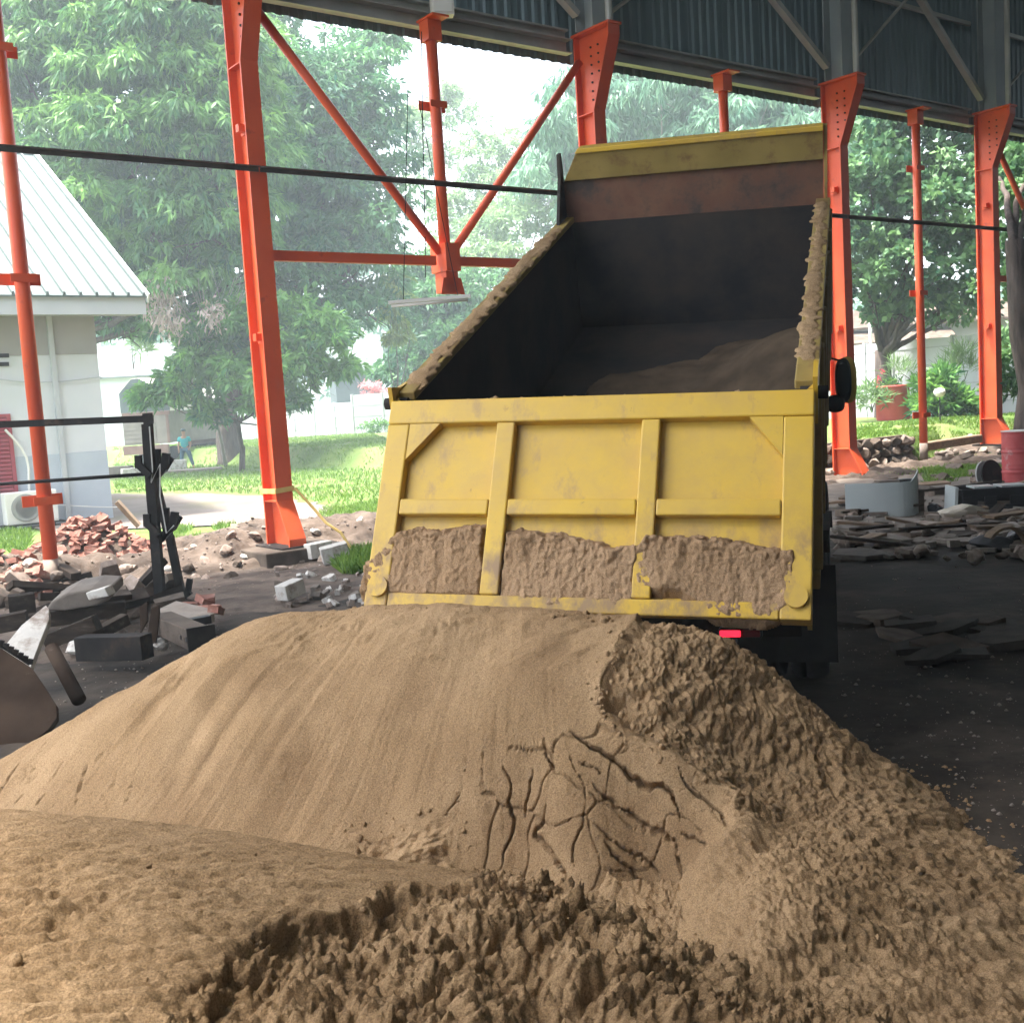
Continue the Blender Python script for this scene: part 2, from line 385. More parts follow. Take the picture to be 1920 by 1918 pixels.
MT['skin'] = mat('skin', (0.30, 0.17, 0.11), (0.34, 0.20, 0.13), scale=8, rough=0.6)
MT['hair'] = mat('dark_cap', (0.03, 0.05, 0.055), (0.04, 0.06, 0.065), scale=8, rough=0.8)
MT['sheet_metal'] = mat('pale_grey_sheet', (0.37, 0.41, 0.41), (0.43, 0.465, 0.46), scale=1.5, rough=0.4)
MT['cloth'] = mat('cream_sack', (0.52, 0.46, 0.37), (0.62, 0.56, 0.47), scale=5, rough=0.95, bump=0.01, bscale=12)
MT['straw'] = mat('yellow_strap', (0.50, 0.34, 0.10), (0.58, 0.42, 0.15), scale=6, rough=0.8)
MT['pink_flower'] = leaf_mat('pink_blossom', (0.60, 0.20, 0.24), (0.78, 0.42, 0.42), 0.3)
MT['red_flower'] = leaf_mat('red_blossom', (0.50, 0.04, 0.08), (0.65, 0.08, 0.12), 0.3)
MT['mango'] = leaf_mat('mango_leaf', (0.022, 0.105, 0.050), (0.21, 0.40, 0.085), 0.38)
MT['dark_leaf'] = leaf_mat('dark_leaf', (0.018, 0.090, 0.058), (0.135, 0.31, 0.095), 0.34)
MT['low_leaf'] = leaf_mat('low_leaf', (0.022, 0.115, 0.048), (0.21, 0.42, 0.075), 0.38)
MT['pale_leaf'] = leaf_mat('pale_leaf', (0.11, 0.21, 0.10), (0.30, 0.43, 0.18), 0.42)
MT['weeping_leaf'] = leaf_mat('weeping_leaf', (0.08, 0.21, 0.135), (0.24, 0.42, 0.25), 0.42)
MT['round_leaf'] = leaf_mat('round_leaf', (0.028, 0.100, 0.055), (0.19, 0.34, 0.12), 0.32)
MT['yellow_leaf'] = leaf_mat('climber_leaf', (0.13, 0.21, 0.045), (0.30, 0.38, 0.10), 0.35)
MT['grass'] = leaf_mat('grass_blade', (0.07, 0.16, 0.02), (0.19, 0.30, 0.05), 0.35)
MT['dead_leaf'] = leaf_mat('dry_leaf', (0.30, 0.22, 0.19), (0.50, 0.40, 0.36), 0.3)

# ------------------------------------------------------------------ site frame: t along the shed wall, s outward
ANG = R(36.66)
P0 = np.array([-3.268, 15.512, 0.0])
D_ = np.array([math.cos(ANG), math.sin(ANG), 0.0])
N_ = np.array([-math.sin(ANG), math.cos(ANG), 0.0])
Z_ = np.array([0, 0, 1.0])
def W(t, s=0.0, z=0.0):
    return P0 + D_ * t + N_ * s + Z_ * z
def ts(X, Y):
    dx, dy = X - P0[0], Y - P0[1]
    return dx * D_[0] + dy * D_[1], dx * N_[0] + dy * N_[1]
def terrain(X, Y):
    """height of the land outside the shed: flat on the left, a raised lawn on the right"""
    t, s = ts(X, Y)
    bank = sstep(12.0, 13.2, t) * np.where(t < 17.6, sstep(0.35, 0.75, s), sstep(0.4, 3.2, s))
    return 0.72 * bank

# ================================================================== GROUND
def sheet(name, nx, ny, P, m, kind='structure'):
    o = link(name, mesh(name, P, grid_faces(nx, ny), m, True))
    return tag(o, kind=kind)
gx, gy = np.meshgrid(np.linspace(-170, 170, 60), np.linspace(-60, 230, 60))
sheet('ground', 60, 60, np.stack([gx.ravel(), gy.ravel(), np.full(gx.size, -0.12)], 1), MT['ground'])
# shed floor: dark trodden dirt with shallow relief
tt, ss = np.meshgrid(np.linspace(-30, 46, 330), np.concatenate([np.linspace(-34, -16, 20), np.linspace(-15.9, 0.9, 170)]))
P = P0 + tt.reshape(-1, 1) * D_ + ss.reshape(-1, 1) * N_
P[:, 2] = 0.022 * fbm(P * 1.3, 4, 3) + 0.012 * fbm(P * 6, 3, 5)
P[:, 2] -= 0.10 * sstep(0.5, 0.9, ss.ravel())
sheet('floor', 330, 190, P, MT['floor'])
# land outside
tt, ss = np.meshgrid(np.linspace(-30, 48, 220), np.concatenate([np.linspace(0.3, 8, 70), np.linspace(8.3, 75, 80)]))
P = P0 + tt.reshape(-1, 1) * D_ + ss.reshape(-1, 1) * N_
P[:, 2] = terrain(P[:, 0], P[:, 1]) + 0.05 * fbm(P * 0.5, 3, 8) - 0.01
sheet('lawn', 220, 150, P, MT['lawn'])

def blob_sheet(name, pts, m, z, amp, n=26, kind='structure', dome=0.0):
    """an irregular sheet filling a polygon of ground points, with a wavering edge"""
    pts = np.array(pts)[:, :2]
    c = pts.mean(0)
    k = len(pts); ring = []
    for i in range(k):
        for j in range(n):
            u = j / n
            p0, p1, p2, p3 = pts[(i - 1) % k], pts[i], pts[(i + 1) % k], pts[(i + 2) % k]
            ring.append(0.5 * ((2 * p1) + (-p0 + p2) * u + (2 * p0 - 5 * p1 + 4 * p2 - p3) * u * u + (-p0 + 3 * p1 - 3 * p2 + p3) * u ** 3))
    ring = np.array(ring)
    nn = fbm(np.c_[ring * 1.5, np.zeros(len(ring))], 4, 21)
    ring = ring + nrm(ring - c) * nn[:, None] * amp
    rows = np.linspace(0, 1, 14)
    V = np.concatenate([c + (ring - c) * r_ for r_ in rows])
    zz = terrain(V[:, 0], V[:, 1]) + z + dome * np.concatenate([np.full(len(ring), 1 - r_ * r_) for r_ in rows])
    zz = zz + 0.05 * fbm(np.c_[V, np.zeros(len(V))] * np.array([0.5, 0.5, 0]), 3, 8) - 0.01
    V = np.c_[V, zz]
    q = len(ring)
    Fc = np.array([(a * q + b, a * q + (b + 1) % q, (a + 1) * q + (b + 1) % q, (a + 1) * q + b) for a in range(len(rows) - 1) for b in range(q)])
    o = link(name, mesh(name, V, Fc, m, True))
    return tag(o, kind=kind)
blob_sheet('path', [G(60, 932), G(260, 928), G(400, 926), G(520, 936), G(620, 955), G(740, 1000), G(800, 1050), G(620, 1060), G(560, 1010), G(420, 988), G(250, 990), G(60, 990)], MT['road'], 0.03, 0.35)
# trampled, humped soil along the open side of the shed
def soil_h(X, Y):
    t, s = ts(X, Y)
    m = sstep(-0.9, 0.2, s) * (1 - sstep(2.6, 4.6, s)) * (1 - sstep(2.4, 4.4, t))
    p = np.c_[X, Y, np.zeros(len(X))]
    h = 0.16 + 0.30 * fbm(p * 0.8, 4, 31) + 0.10 * fbm(p * 3.1, 4, 33) + 0.05 * fbm(p * 9, 3, 35)
    ridge = 0.22 * np.exp(-((s - 0.9) / 0.5) ** 2) * (1 - sstep(1.0, 2.6, t))
    return m * np.maximum(h + ridge, 0.0) - 0.03
def floor_z(P):
    return 0.022 * fbm(P * 1.3, 4, 3) + 0.012 * fbm(P * 6, 3, 5)
tt, ss = np.meshgrid(np.linspace(-15, 5, 330), np.linspace(-6.0, 5.0, 260))
P = P0 + tt.reshape(-1, 1) * D_ + ss.reshape(-1, 1) * N_; P[:, 2] = 0
inn = floor_z(P) + 0.030 * sstep(-5.2, -2.2, ss.ravel()) * (1 - sstep(1.2, 4.6, tt.ravel())) + 0.022 * fbm(P * 1.9, 4, 37) - 0.012
P[:, 2] = np.where(ss.ravel() < -0.5, inn, np.maximum(inn * (1 - sstep(.3, .9, ss.ravel())), soil_h(P[:, 0], P[:, 1]) + 0.02))
sheet('soil_bank', 330, 260, P, MT['soil'])
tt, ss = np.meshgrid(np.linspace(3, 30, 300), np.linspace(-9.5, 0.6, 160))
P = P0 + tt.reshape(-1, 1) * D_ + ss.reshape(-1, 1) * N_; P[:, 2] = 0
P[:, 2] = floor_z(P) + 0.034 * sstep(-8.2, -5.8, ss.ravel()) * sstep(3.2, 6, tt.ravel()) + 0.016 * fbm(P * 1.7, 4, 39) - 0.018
sheet('pale_floor', 300, 160, P, MT['pale_zone'])  # paler grey-brown floor sheet along the open side, ragged inner edge
def soil_h2(X, Y):
    t, s = ts(X, Y)
    m = sstep(-2.2, -0.2, s) * (1 - sstep(0.6, 2.2, s)) * sstep(8.0, 11.0, t)
    p = np.c_[X, Y, np.zeros(len(X))]
    h = 0.08 + 0.20 * fbm(p * 0.9, 4, 41) + 0.09 * fbm(p * 3.1, 4, 43) + 0.04 * fbm(p * 9, 3, 45)
    return m * np.maximum(h, 0) + m * sstep(-0.4, 2.0, s) * 0.5 * sstep(17.5, 18.5, t) - 0.03
tt, ss = np.meshgrid(np.linspace(7.5, 28, 300), np.linspace(-2.4, 2.2, 110))
P = P0 + tt.reshape(-1, 1) * D_ + ss.reshape(-1, 1) * N_
P[:, 2] = soil_h2(P[:, 0], P[:, 1]) + 0.015
sheet('soil_strip', 300, 110, P, MT['soil'])

# ================================================================== SHED
shed = thing('steel_shed', 'open sided steel shed with orange columns and dark corrugated cladding above', 'shed')
HB, HD = 0.25, 0.44                 # flange width, section depth
HEM = 7.63
def col_at(px, py, zr):             # distance along the wall where a column stands
    best = min(np.linspace(-8, 30, 3801), key=lambda t: abs(project(W(t, -0.05, zr))[0] - px))
    return best
def project(p):
    d = np.asarray(p, float) - np.array([0, 0, CAMZ]); z = d @ fv
    return CX + FPX * (d @ rv) / z, CY - FPX * (d @ uv) / z
COLS = [-9.2, 0.0, 6.25, 12.85, 18.55, 24.8, 31.0]
POSTS = [-6.1, -3.1, 3.1, 9.55, 15.72, 21.7, 27.9]
FOOT = [0.0, 0.22, 0.0, 0.0, 0.30, 0.3, 0.3]
def column(t, z0, seen=True):
    fl = 0.03
    si, so_ = -HD / 2, HD / 2
    def pt(u, s, z): return W(t + u, s, z)
    prof_in = [(z0, si - 0.30), (z0 + 0.10, si - 0.30), (z0 + 0.62, si), (6.75, si), (7.85, si - 0.44), (8.02, si - 0.44)]
    # web plate
    poly = [(s + fl, z) for z, s in prof_in] + [(so_ - fl, 8.02), (so_ - fl, z0)]
    web = part('steel_column', prism(poly, -0.012, 0.012, lambda a, b, c: pt(c, a, b)), MT['orange'], shed)
    V, Fc = [], []
    for z, s in prof_in:
        for u, ds in ((-HB / 2, 0), (HB / 2, 0), (HB / 2, fl), (-HB / 2, fl)):
            V.append(pt(u, s + ds, z))
    n = len(prof_in)
    for i in range(n - 1):
        for k in range(4):
            Fc.append((i * 4 + k, i * 4 + (k + 1) % 4, (i + 1) * 4 + (k + 1) % 4, (i + 1) * 4 + k))
    Fc += [(3, 2, 1, 0), tuple((n - 1) * 4 + k for k in range(4))]
    part('inner_flange', (V, Fc), MT['orange'], web)
    part('outer_flange', hexa([pt(-HB / 2, so_ - fl, z0), pt(HB / 2, so_ - fl, z0), pt(HB / 2, so_, z0), pt(-HB / 2, so_, z0),
                               pt(-HB / 2, so_ - fl, 8.02), pt(HB / 2, so_ - fl, 8.02), pt(HB / 2, so_, 8.02), pt(-HB / 2, so_, 8.02)]), MT['orange'], web)
    c = (si - 0.44 + so_) / 2; L = so_ - si + 0.50
    part('top_plate', hexa([pt(a, b, z) for z in (8.022, 8.06) for a, b in ((-0.15, c - L / 2), (0.15, c - L / 2), (0.15, c + L / 2), (-0.15, c + L / 2))]), MT['orange'], web)
    for zz in (6.72, z0 + 0.60):
        part('stiffener', hexa([pt(a, b, z) for z in (zz, zz + 0.016) for a, b in ((-HB / 2 + 0.006, si + fl), (-0.013, si + fl), (-0.013, so_ - fl), (-HB / 2 + 0.006, so_ - fl))]), MT['orange'], web)
    part('base_plate', hexa([pt(a, b, z) for z in (z0 - 0.035, z0 - 0.002) for a, b in ((-0.28, si - 0.38), (0.28, si - 0.38), (0.28, so_ + 0.12), (-0.28, so_ + 0.12))]), MT['dark_steel'], web)
    bolts = [tube(pt(-0.013, s, z), pt(-0.035, s, z), 0.017, 6) for s in (-0.28, -0.10) for z in np.linspace(6.95, 7.8, 7)]
    part('bolts', join(*bolts), MT['dark_steel'], web)
    for zz in (3.1, 5.9):
        part('cleat', join(beam(pt(-0.02, -0.02, zz), pt(-0.16, -0.02, zz), 0.10, 0.10), beam(pt(-0.05, -0.06, zz), pt(-0.05, 0.1, zz), 0.02, 0.16)), MT['orange'], web)
    # grey upper column and slim tube beside it
    up = part('upper_column', join(hexa([pt(a, b, z) for z in (8.062, 14.0) for a, b in ((-0.21, 0.02), (0.21, 0.02), (0.21, 0.05), (-0.21, 0.05))]),
                                   hexa([pt(a, b, z) for z in (8.062, 14.0) for a, b in ((-0.012, -0.36), (0.012, -0.36), (0.012, 0.017), (-0.012, 0.017))]),
                                   hexa([pt(a, b, z) for z in (8.062, 14.0) for a, b in ((-0.21, -0.39), (0.21, -0.39), (0.21, -0.363), (-0.21, -0.363))])), MT['grey_steel'], shed)
    part('slim_tube', tube(pt(0.0, -0.56, 8.062), pt(0.0, -0.56, 14.0), 0.06, 10), MT['pale_steel'], up)
    return web
for t, z0 in zip(COLS, FOOT):
    column(t, z0)
def post(t, zb, zt=7.78, foot=None):
    p = part('steel_post', tube(W(t, 0, zb), W(t, 0, zt), 0.088, 20), MT['orange'], shed, True)
    for zz in (1.15, 3.85, 6.55) if zb < 1 else (6.55,):
        part('clamp_plate', join(beam(W(t - 0.24, 0.098, zz), W(t + 0.24, 0.098, zz), 0.012, 0.14), beam(W(t - 0.15, -0.095, zz), W(t + 0.15, -0.095, zz), 0.012, 0.1)), MT['orange'], p)
    part('post_cap', join(beam(W(t, 0, zt - 0.3), W(t, 0, zt), 0.24, 0.24, D_), beam(W(t, 0.15, zt + .01), W(t, -0.3, zt + .01), 0.3, 0.03)), MT['orange'], p)
    if zb < 1:
        part('bare_foot', tube(W(t, 0, zb - 0.05), W(t, 0, zb + 0.32), 0.090, 20), MT['stone'], p, True)
    return p
for i, t in enumerate(POSTS):
    if i: post(t, 3.95 if i in (2, 5) else (0.1 if i < 3 else 0.2))
def portal(tl, tr, tm):
    for a in (tl + 0.22, tr - 0.22):
        part('diagonal_brace', tube(W(a, -0.02, 7.55), W(tm + (0.12 if a > tm else -0.12), -0.02, 4.35), 0.065, 12), MT['orange'], shed, True)
    part('tie_bar', join(beam(W(tl + 0.2, 0, 4.22), W(tm - 0.20, 0, 4.22), 0.09, 0.14)), MT['orange'], shed)
    part('tie_bar', join(beam(W(tm + 0.2, 0, 4.22), W(tr - 0.2, 0, 4.22), 0.09, 0.14)), MT['orange'], shed)
    g = part('gusset_box', join(beam(W(tm, 0, 4.05), W(tm, 0, 4.47), 0.42, 0.26, D_), beam(W(tm, 0, 3.74), W(tm, 0, 4.045), 0.30, 0.22, D_)), MT['orange'], shed)
    part('gusset_flap', join(hexa([W(tm + a, b, z) for z, e in ((3.70, 0.22), (3.95, 0.16)) for a, b in ((-e, -0.15), (e, -0.15), (e, -0.135), (-e, -0.135))])), MT['orange'], g)
portal(0.0, 6.25, 3.1)
portal(18.55, 24.8, 21.7)
# dark side rail running past every column on the hall side
for a, b in ((-9.2, 0.0), (0.0, 6.25), (6.25, 12.85), (12.85, 18.55), (18.55, 24.8), (24.8, 31)):
    part('side_rail', join(beam(W(a + 0.01, -0.30, 5.35), W(b - 0.01, -0.30, 5.35), 0.07, 0.010, (0, 0, 1)), beam(W(a + 0.01, -0.262, 5.32), W(b - 0.01, -0.262, 5.32), 0.010, 0.07, (0, 0, 1))), MT['rail_steel'], shed)
    # pale eaves purlins: a lipped channel below, a thinner angle above
    part('eaves_purlin', join(beam(W(a + 0.22, 0.30, 7.86), W(b - 0.22, 0.30, 7.86), 0.02, 0.20), beam(W(a + 0.22, 0.22, 7.97), W(b - 0.22, 0.22, 7.97), 0.16, 0.02), beam(W(a + 0.22, 0.22, 7.75), W(b - 0.22, 0.22, 7.75), 0.16, 0.02)), MT['pale_steel'], shed)
    part('eaves_angle', join(beam(W(a + 0.22, 0.26, 8.14), W(b - 0.22, 0.26, 8.14), 0.10, 0.03), beam(W(a + 0.22, 0.315, 8.105), W(b - 0.22, 0.315, 8.105), 0.02, 0.10)), MT['pale_steel'], shed)
    # upper wall bracing
    part('girt', beam(W(a + 0.25, 0.2, 10.05), W(b - 0.25, 0.2, 10.05), 0.06, 0.09), MT['pale_steel'], shed)
    part('upper_strut', beam(W(a + 0.3, -0.05, 12.35), W(b - 0.25, -0.05, 8.3), 0.14, 0.10), MT['pale_steel'], shed)
    part('tie_rod', tube(W(a + 0.25, -0.15, 8.3), W(b - 0.3, -0.15, 12.35), 0.035, 8), MT['pale_steel'], shed)
# corrugated wall sheets, one object each
def corr(w_, h_, pitch=0.2, dep=0.035):
    xs = []
    n = int(round(w_ / pitch))
    for k in range(n):
        b = k * pitch
        xs += [(b, 0), (b + pitch * 0.35, 0), (b + pitch * 0.5, dep), (b + pitch * 0.85, dep)]
    xs.append((w_, 0))
    V = [(x, y, z) for z in (0, h_) for x, y in xs]
    m = len(xs)
    return V, [(i, i + 1, m + i + 1, m + i) for i in range(m - 1)]
V, Fc = corr(1.07, 6.5, 1.07 / 5)
wsm = mesh('wall_sheet', np.asarray(V) @ rotm(rz=ANG).T, Fc, MT['cladding'])
for k in range(-10, 34):
    o = link('wall_sheet', wsm, shed)
    o.location = tuple(W(k * 1.0, 0.345 + (0.004 if k % 2 else 0), HEM + rng.normal(0, 0.006)))
# roof over the shed: a shallow pitch rising inward, left end placed to shape the light on the sand
V, Fc = [], []
roof_t = np.arange(-10.0, 46.2, 1.0)
for t in roof_t:
    V += [W(t, 0.7, 14.05), W(t, -17.5, 16.6), W(t, -36.2, 14.05)]
for i in range(len(roof_t) - 1):
    for k in range(2):
        Fc.append((i * 3 + k, i * 3 + k + 1, i * 3 + k + 4, i * 3 + k + 3))
part('roof', (V, Fc), MT['roof_sheet'], shed)
# the closed far side and right-hand end of the shed, out of the picture
part('rear_wall', beam(W(-10.0, -36, 7.0), W(46, -36, 7.0), 14.0, 0.05, N_), MT['cladding'], shed)
part('unseen_end_wall', beam(W(-9.95, -35.9, 7.0), W(-9.95, -12.2, 7.0), 14.0, 0.05, D_), MT['cladding'], shed)  # left part added out of view to block light from behind left
part('unseen_end_wall', beam(W(45.9, -36, 7.0), W(45.9, 0.3, 7.0), 14.0, 0.05, D_), MT['cladding'], shed)
# concrete plinth, strap and lamp at the first columns
c = W(0.05, -0.15, 0.09)
solo('concrete_plinth', box((0, 0, 0), (1.25, 1.15, 0.22)), MT['dark_concrete'], 'low grey concrete plinth under the foot of the big orange column', 'plinth', c, (0, 0, ANG), bev=0.02)
st = [W(-0.14, -0.24, 0.98), W(0.14, -0.24, 1.0), W(0.15, 0.24, 1.02), W(-0.15, 0.24, 0.97), W(-0.14, -0.24, 0.98)]
V, Fc = join(*[beam(st[i], st[i + 1], 0.012, 0.07) for i in range(4)])
tail = [W(0.14, -0.27, 1.0), W(0.30, -0.45, 0.72), W(0.40, -0.62, 0.50), W(0.52, -0.80, 0.36), W(0.60, -0.95, 0.10)]
V, Fc = join((V, Fc), path_tube(tail, 0.02, 6))
solo('strap', (V, Fc), MT['straw'], 'yellow strap tied round the foot of the big orange column, end trailing', 'strap')
lc = AT(808, 566, 16.4)
lamp = thing('tube_lamp', 'white fluorescent tube lamp hanging below the braced gusset', 'lamp', lc, 0.05)
part('batten', beam((-0.62, 0, 0.02), (0.58, 0, 0.05), 0.06, 0.05), MT['white'], lamp)
part('tube', tube((-0.58, 0, -0.03), (0.54, 0, 0.0), 0.022, 8), MT['white'], lamp, True)
part('hanger', join(tube((-0.4, 0, 0.03), (-0.1, 0.3, 3.4), 0.006, 5), tube((0.4, 0, 0.04), (-0.05, 0.3, 3.4), 0.006, 5)), MT['dark_steel'], lamp)
bx = AT(828, 8, 17.3)
o = solo('flood_lamp', join(box((0, 0, 0), (0.34, 0.18, 0.36)), box((0, -0.1, 0), (0.28, 0.02, 0.30))), MT['white'], 'pale square lamp box fixed under the eaves over the middle post', 'lamp', bx, (0.0, 0, 0.2))
solo('hanging_wire', path_tube([AT(790, 60, 17.2), AT(793, 260, 17.15), AT(797, 430, 17.1), AT(798, 520, 17.1)], 0.008, 5), MT['dark_steel'], 'thin dark wire hanging down beside the short middle post', 'wire')

# ================================================================== SAND HEAPS
class TPS:
    def __init__(self, pts, lam=1e-3):
        self.c = np.array([(p[0], p[1]) for p in pts]); z = np.array([p[2] for p in pts]); n = len(z)
        K = self.k(np.linalg.norm(self.c[:, None] - self.c[None], axis=2)) + lam * np.eye(n)
        Pm = np.c_[np.ones(n), self.c]
        A = np.block([[K, Pm], [Pm.T, np.zeros((3, 3))]])
        self.w = np.linalg.solve(A, np.r_[z, 0, 0, 0]); self.n = n
    @staticmethod
    def k(r):
        return np.where(r > 1e-9, r * r * np.log(np.maximum(r, 1e-9)), 0)
    def __call__(self, X, Y):
        q = np.c_[np.ravel(X), np.ravel(Y)]; out = np.empty(len(q))
        for i in range(0, len(q), 40000):
            s = q[i:i + 40000]
            out[i:i + 40000] = self.k(np.linalg.norm(s[:, None] - self.c[None], axis=2)) @ self.w[:self.n] + np.c_[np.ones(len(s)), s] @ self.w[self.n:]
        return out
def pix(L):
    return [tuple(AT(x, y, Y)) for x, y, Y in L]
def hit(h, x, y, y0, y1):
    """where the sight line through a picture point meets a height function"""
    Y = np.linspace(y0, y1, 700); d = ray(x, y)
    zz = CAMZ + d[2] * Y; below = zz < h(d[0] * Y, Y)
    i = int(np.argmax(below)) if below.any() else len(Y) - 1
    return (d[0] * Y[i], Y[i])

A_pts = pix([(400, 1200, 5.6), (520, 1152, 5.7), (700, 1141, 5.55), (850, 1141, 5.4), (1000, 1150, 5.25), (1180, 1168, 5.05), (1290, 1178, 4.98), (1380, 1205, 4.98),
             (1500, 1290, 4.95), (1640, 1400, 4.9), (1790, 1535, 4.75),
             (220, 1302, 5.6), (130, 1352, 5.55), (0, 1432, 5.45), (0, 1500, 5.15), (120, 1500, 5.0),
             (600, 1230, 5.3), (900, 1230, 5.1), (1060, 1230, 4.95), (1110, 1345, 4.66), (300, 1380, 5.1), (500, 1350, 5.0), (700, 1350, 4.9), (900, 1350, 4.76), (960, 1400, 4.66),
             (300, 1500, 4.86), (500, 1480, 4.80), (500, 1550, 4.70), (700, 1590, 4.56), (900, 1630, 4.45), (700, 1480, 4.72), (900, 1500, 4.58), (1050, 1500, 4.48), (1000, 1700, 4.38),
             (1200, 1430, 4.50), (1330, 1460, 4.45), (1380, 1556, 4.22), (1250, 1560, 4.36), (1150, 1640, 4.33), (1240, 1690, 4.30), (1200, 1742, 4.26), (1325, 1640, 4.02), (1345, 1665, 3.86), (1310, 1735, 3.62),
             (1450, 1450, 4.62), (1550, 1560, 4.22), (1700, 1700, 3.5), (1800, 1640, 4.05), (1790, 1720, 3.55), (1600, 1760, 3.2), (1450, 1650, 3.46), (1380, 1740, 3.28), (1500, 1850, 2.86), (1650, 1850, 2.94), (1800, 1800, 3.2), (1880, 1890, 2.85), (1890, 1780, 3.30), (1880, 1670, 3.95)])
A_pts += [(x, y, z) for x, y, z in [(1.93, 4.75, 0), (2.02, 4.2, -.02), (2.06, 3.7, 0), (2.08, 3.1, 0), (1.95, 2.3, 0), (1.0, 2.1, .2), (1.88, 5.4, -.02), (1.5, 6.0, -.02), (2.6, 5, -.3), (2.6, 3.4, -.3), (2.5, 2.2, -.3),
                                    (.9, 5.9, .12), (.2, 6.2, .25), (-.6, 6.5, .2), (-1.4, 6.6, .22), (-2.1, 6.5, .1), (-2.9, 6.3, 0), (-3.4, 5.6, 0), (-3.6, 5.0, 0), (-3.3, 4.4, 0), (-2.5, 4.45, 0), (-1.6, 4.32, .0), (-.8, 4.2, 0), (-.1, 4.08, .02), (.3, 4.02, -.04), (.45, 3.92, -.04), (.2, 3.75, -.02),
                                    (-2.5, 7.2, -.3), (0, 7.2, -.35), (2, 7, -.4), (-4.4, 5, -.3), (.25, 3.5, .02)]]
tA = TPS(A_pts, 6e-4)
hA = lambda X, Y: np.maximum(tA(X, Y), 0.05 * np.exp(-((np.ravel(X) - .35) / .8) ** 4 - ((np.ravel(Y) - 3.7) / .55) ** 4) - .30 * (np.abs(np.ravel(X) - .35) > 1.2))
B_pts = pix([(0, 1521, 3.12), (200, 1535, 3.08), (400, 1556, 3.02), (600, 1590, 2.95), (800, 1627, 2.86), (930, 1645, 2.78), (1000, 1650, 2.72), (1050, 1692, 2.67), (1150, 1738, 2.6), (1250, 1792, 2.52), (1330, 1850, 2.43), (1400, 1918, 2.35),
             (0, 1700, 2.36), (200, 1700, 2.37), (400, 1690, 2.42), (0, 1900, 1.80), (200, 1890, 1.83), (300, 1915, 1.80), (540, 1720, 2.38), (740, 1665, 2.62), (400, 1800, 2.10),
             (600, 1820, 2.18), (800, 1780, 2.38), (950, 1760, 2.47), (1000, 1850, 2.29), (800, 1870, 2.11), (1150, 1850, 2.32), (600, 1918, 1.93), (900, 1918, 2.05), (1200, 1918, 2.19), (450, 1880, 1.98)])
B_pts += [(-1.6, 3.6, .52), (-.9, 3.5, .5), (-.2, 3.35, .45), (.25, 3.1, .46), (-2.2, 3.8, .45), (-1.6, 4.2, .0), (-.9, 4.1, 0), (-.2, 3.95, .05), (.4, 3.6, 0.10), (.75, 3.1, .12), (-2.4, 4.4, 0), (-3.0, 3.2, .6), (-3.5, 3.5, .2), (-3.9, 3, .0),
          (.85, 2.5, .45), (.95, 2.1, .42), (1.35, 2.6, .05), (1.5, 2.0, .0), (1.2, 1.3, .05), (.7, 1.3, .45), (0, 1.2, .70), (-1, 1.2, .95), (-2, 1.4, .9), (-3, 1.8, .6), (-4, 2, 0), (-2, .5, .15), (-.5, .4, .1), (.6, .6, 0.05), (1.6, .6, -.1), (-3.6, .8, 0)]
hB = TPS(B_pts, 2e-3)

def heap_mesh(name, h, xs, ys, detail, m, parent):
    nx, ny = len(xs), len(ys)
    X, Y = np.meshgrid(xs, ys); X = X.ravel(); Y = Y.ravel()
    Zb = h(X, Y)
    Zg = Zb.reshape(ny, nx); dzy, dzx = np.gradient(Zg, ys, xs)
    Nn = nrm(np.stack([-dzx.ravel(), -dzy.ravel(), np.ones(len(X))], 1))
    P = np.stack([X, Y, Zb], 1)
    near = Zb > -0.12
    d = np.zeros(len(P)); d[near] = detail(P[near], Nn[near])
    P = P + Nn * d[:, None]
    keep = P[:, 2] > -0.06
    P[:, 2] = np.maximum(P[:, 2], -0.08)
    Fq = grid_faces(nx, ny); Fq = Fq[keep[Fq].any(1)]
    used = np.zeros(len(P), bool); used[Fq.ravel()] = True
    idx = np.cumsum(used) - 1
    return link(name, mesh(name, P[used], idx[Fq], m, True), parent)
def spans(*L):
    """axis values with a spacing of its own on each stretch: (start, step), ..., end"""
    out = []
    for (a, st), nxt in zip(L[:-1], L[1:]):
        e = nxt[0] if isinstance(nxt, tuple) else nxt
        out.append(np.linspace(a, e, max(2, int(round((e - a) / st))), endpoint=False))
    return np.append(np.concatenate(out), L[-1])
def blocks(p, s, k):
    """broken lumps with sharp clefts between them: height 0..1"""
    q = p / s + 0.42 * np.stack([fbm(p / s * 1.3, 3, k), fbm(p / s * 1.3, 3, k + 1), fbm(p / s * 1.3, 3, k + 2)], 1)
    d1, d2, cid = worley(q, k)
    return (1 - np.exp(-4.2 * (d2 - d1))) * np.sqrt(np.clip(1.12 - d1 * d1, 0, 1)) * (0.4 + 0.6 * cid)
def clods(p, s, k, soft=0.75):
    """rounded crumbs of damp sand: height 0..1"""
    q = p / s + 0.35 * np.stack([vnoise(p / s * 1.7, k), vnoise(p / s * 1.7, k + 1), vnoise(p / s * 1.7, k + 2)], 1)
    d1, d2, cid = worley(q, k)
    return np.sqrt(np.clip(1 - (d1 / soft) ** 2, 0, 1)) * (0.55 + 0.45 * cid)

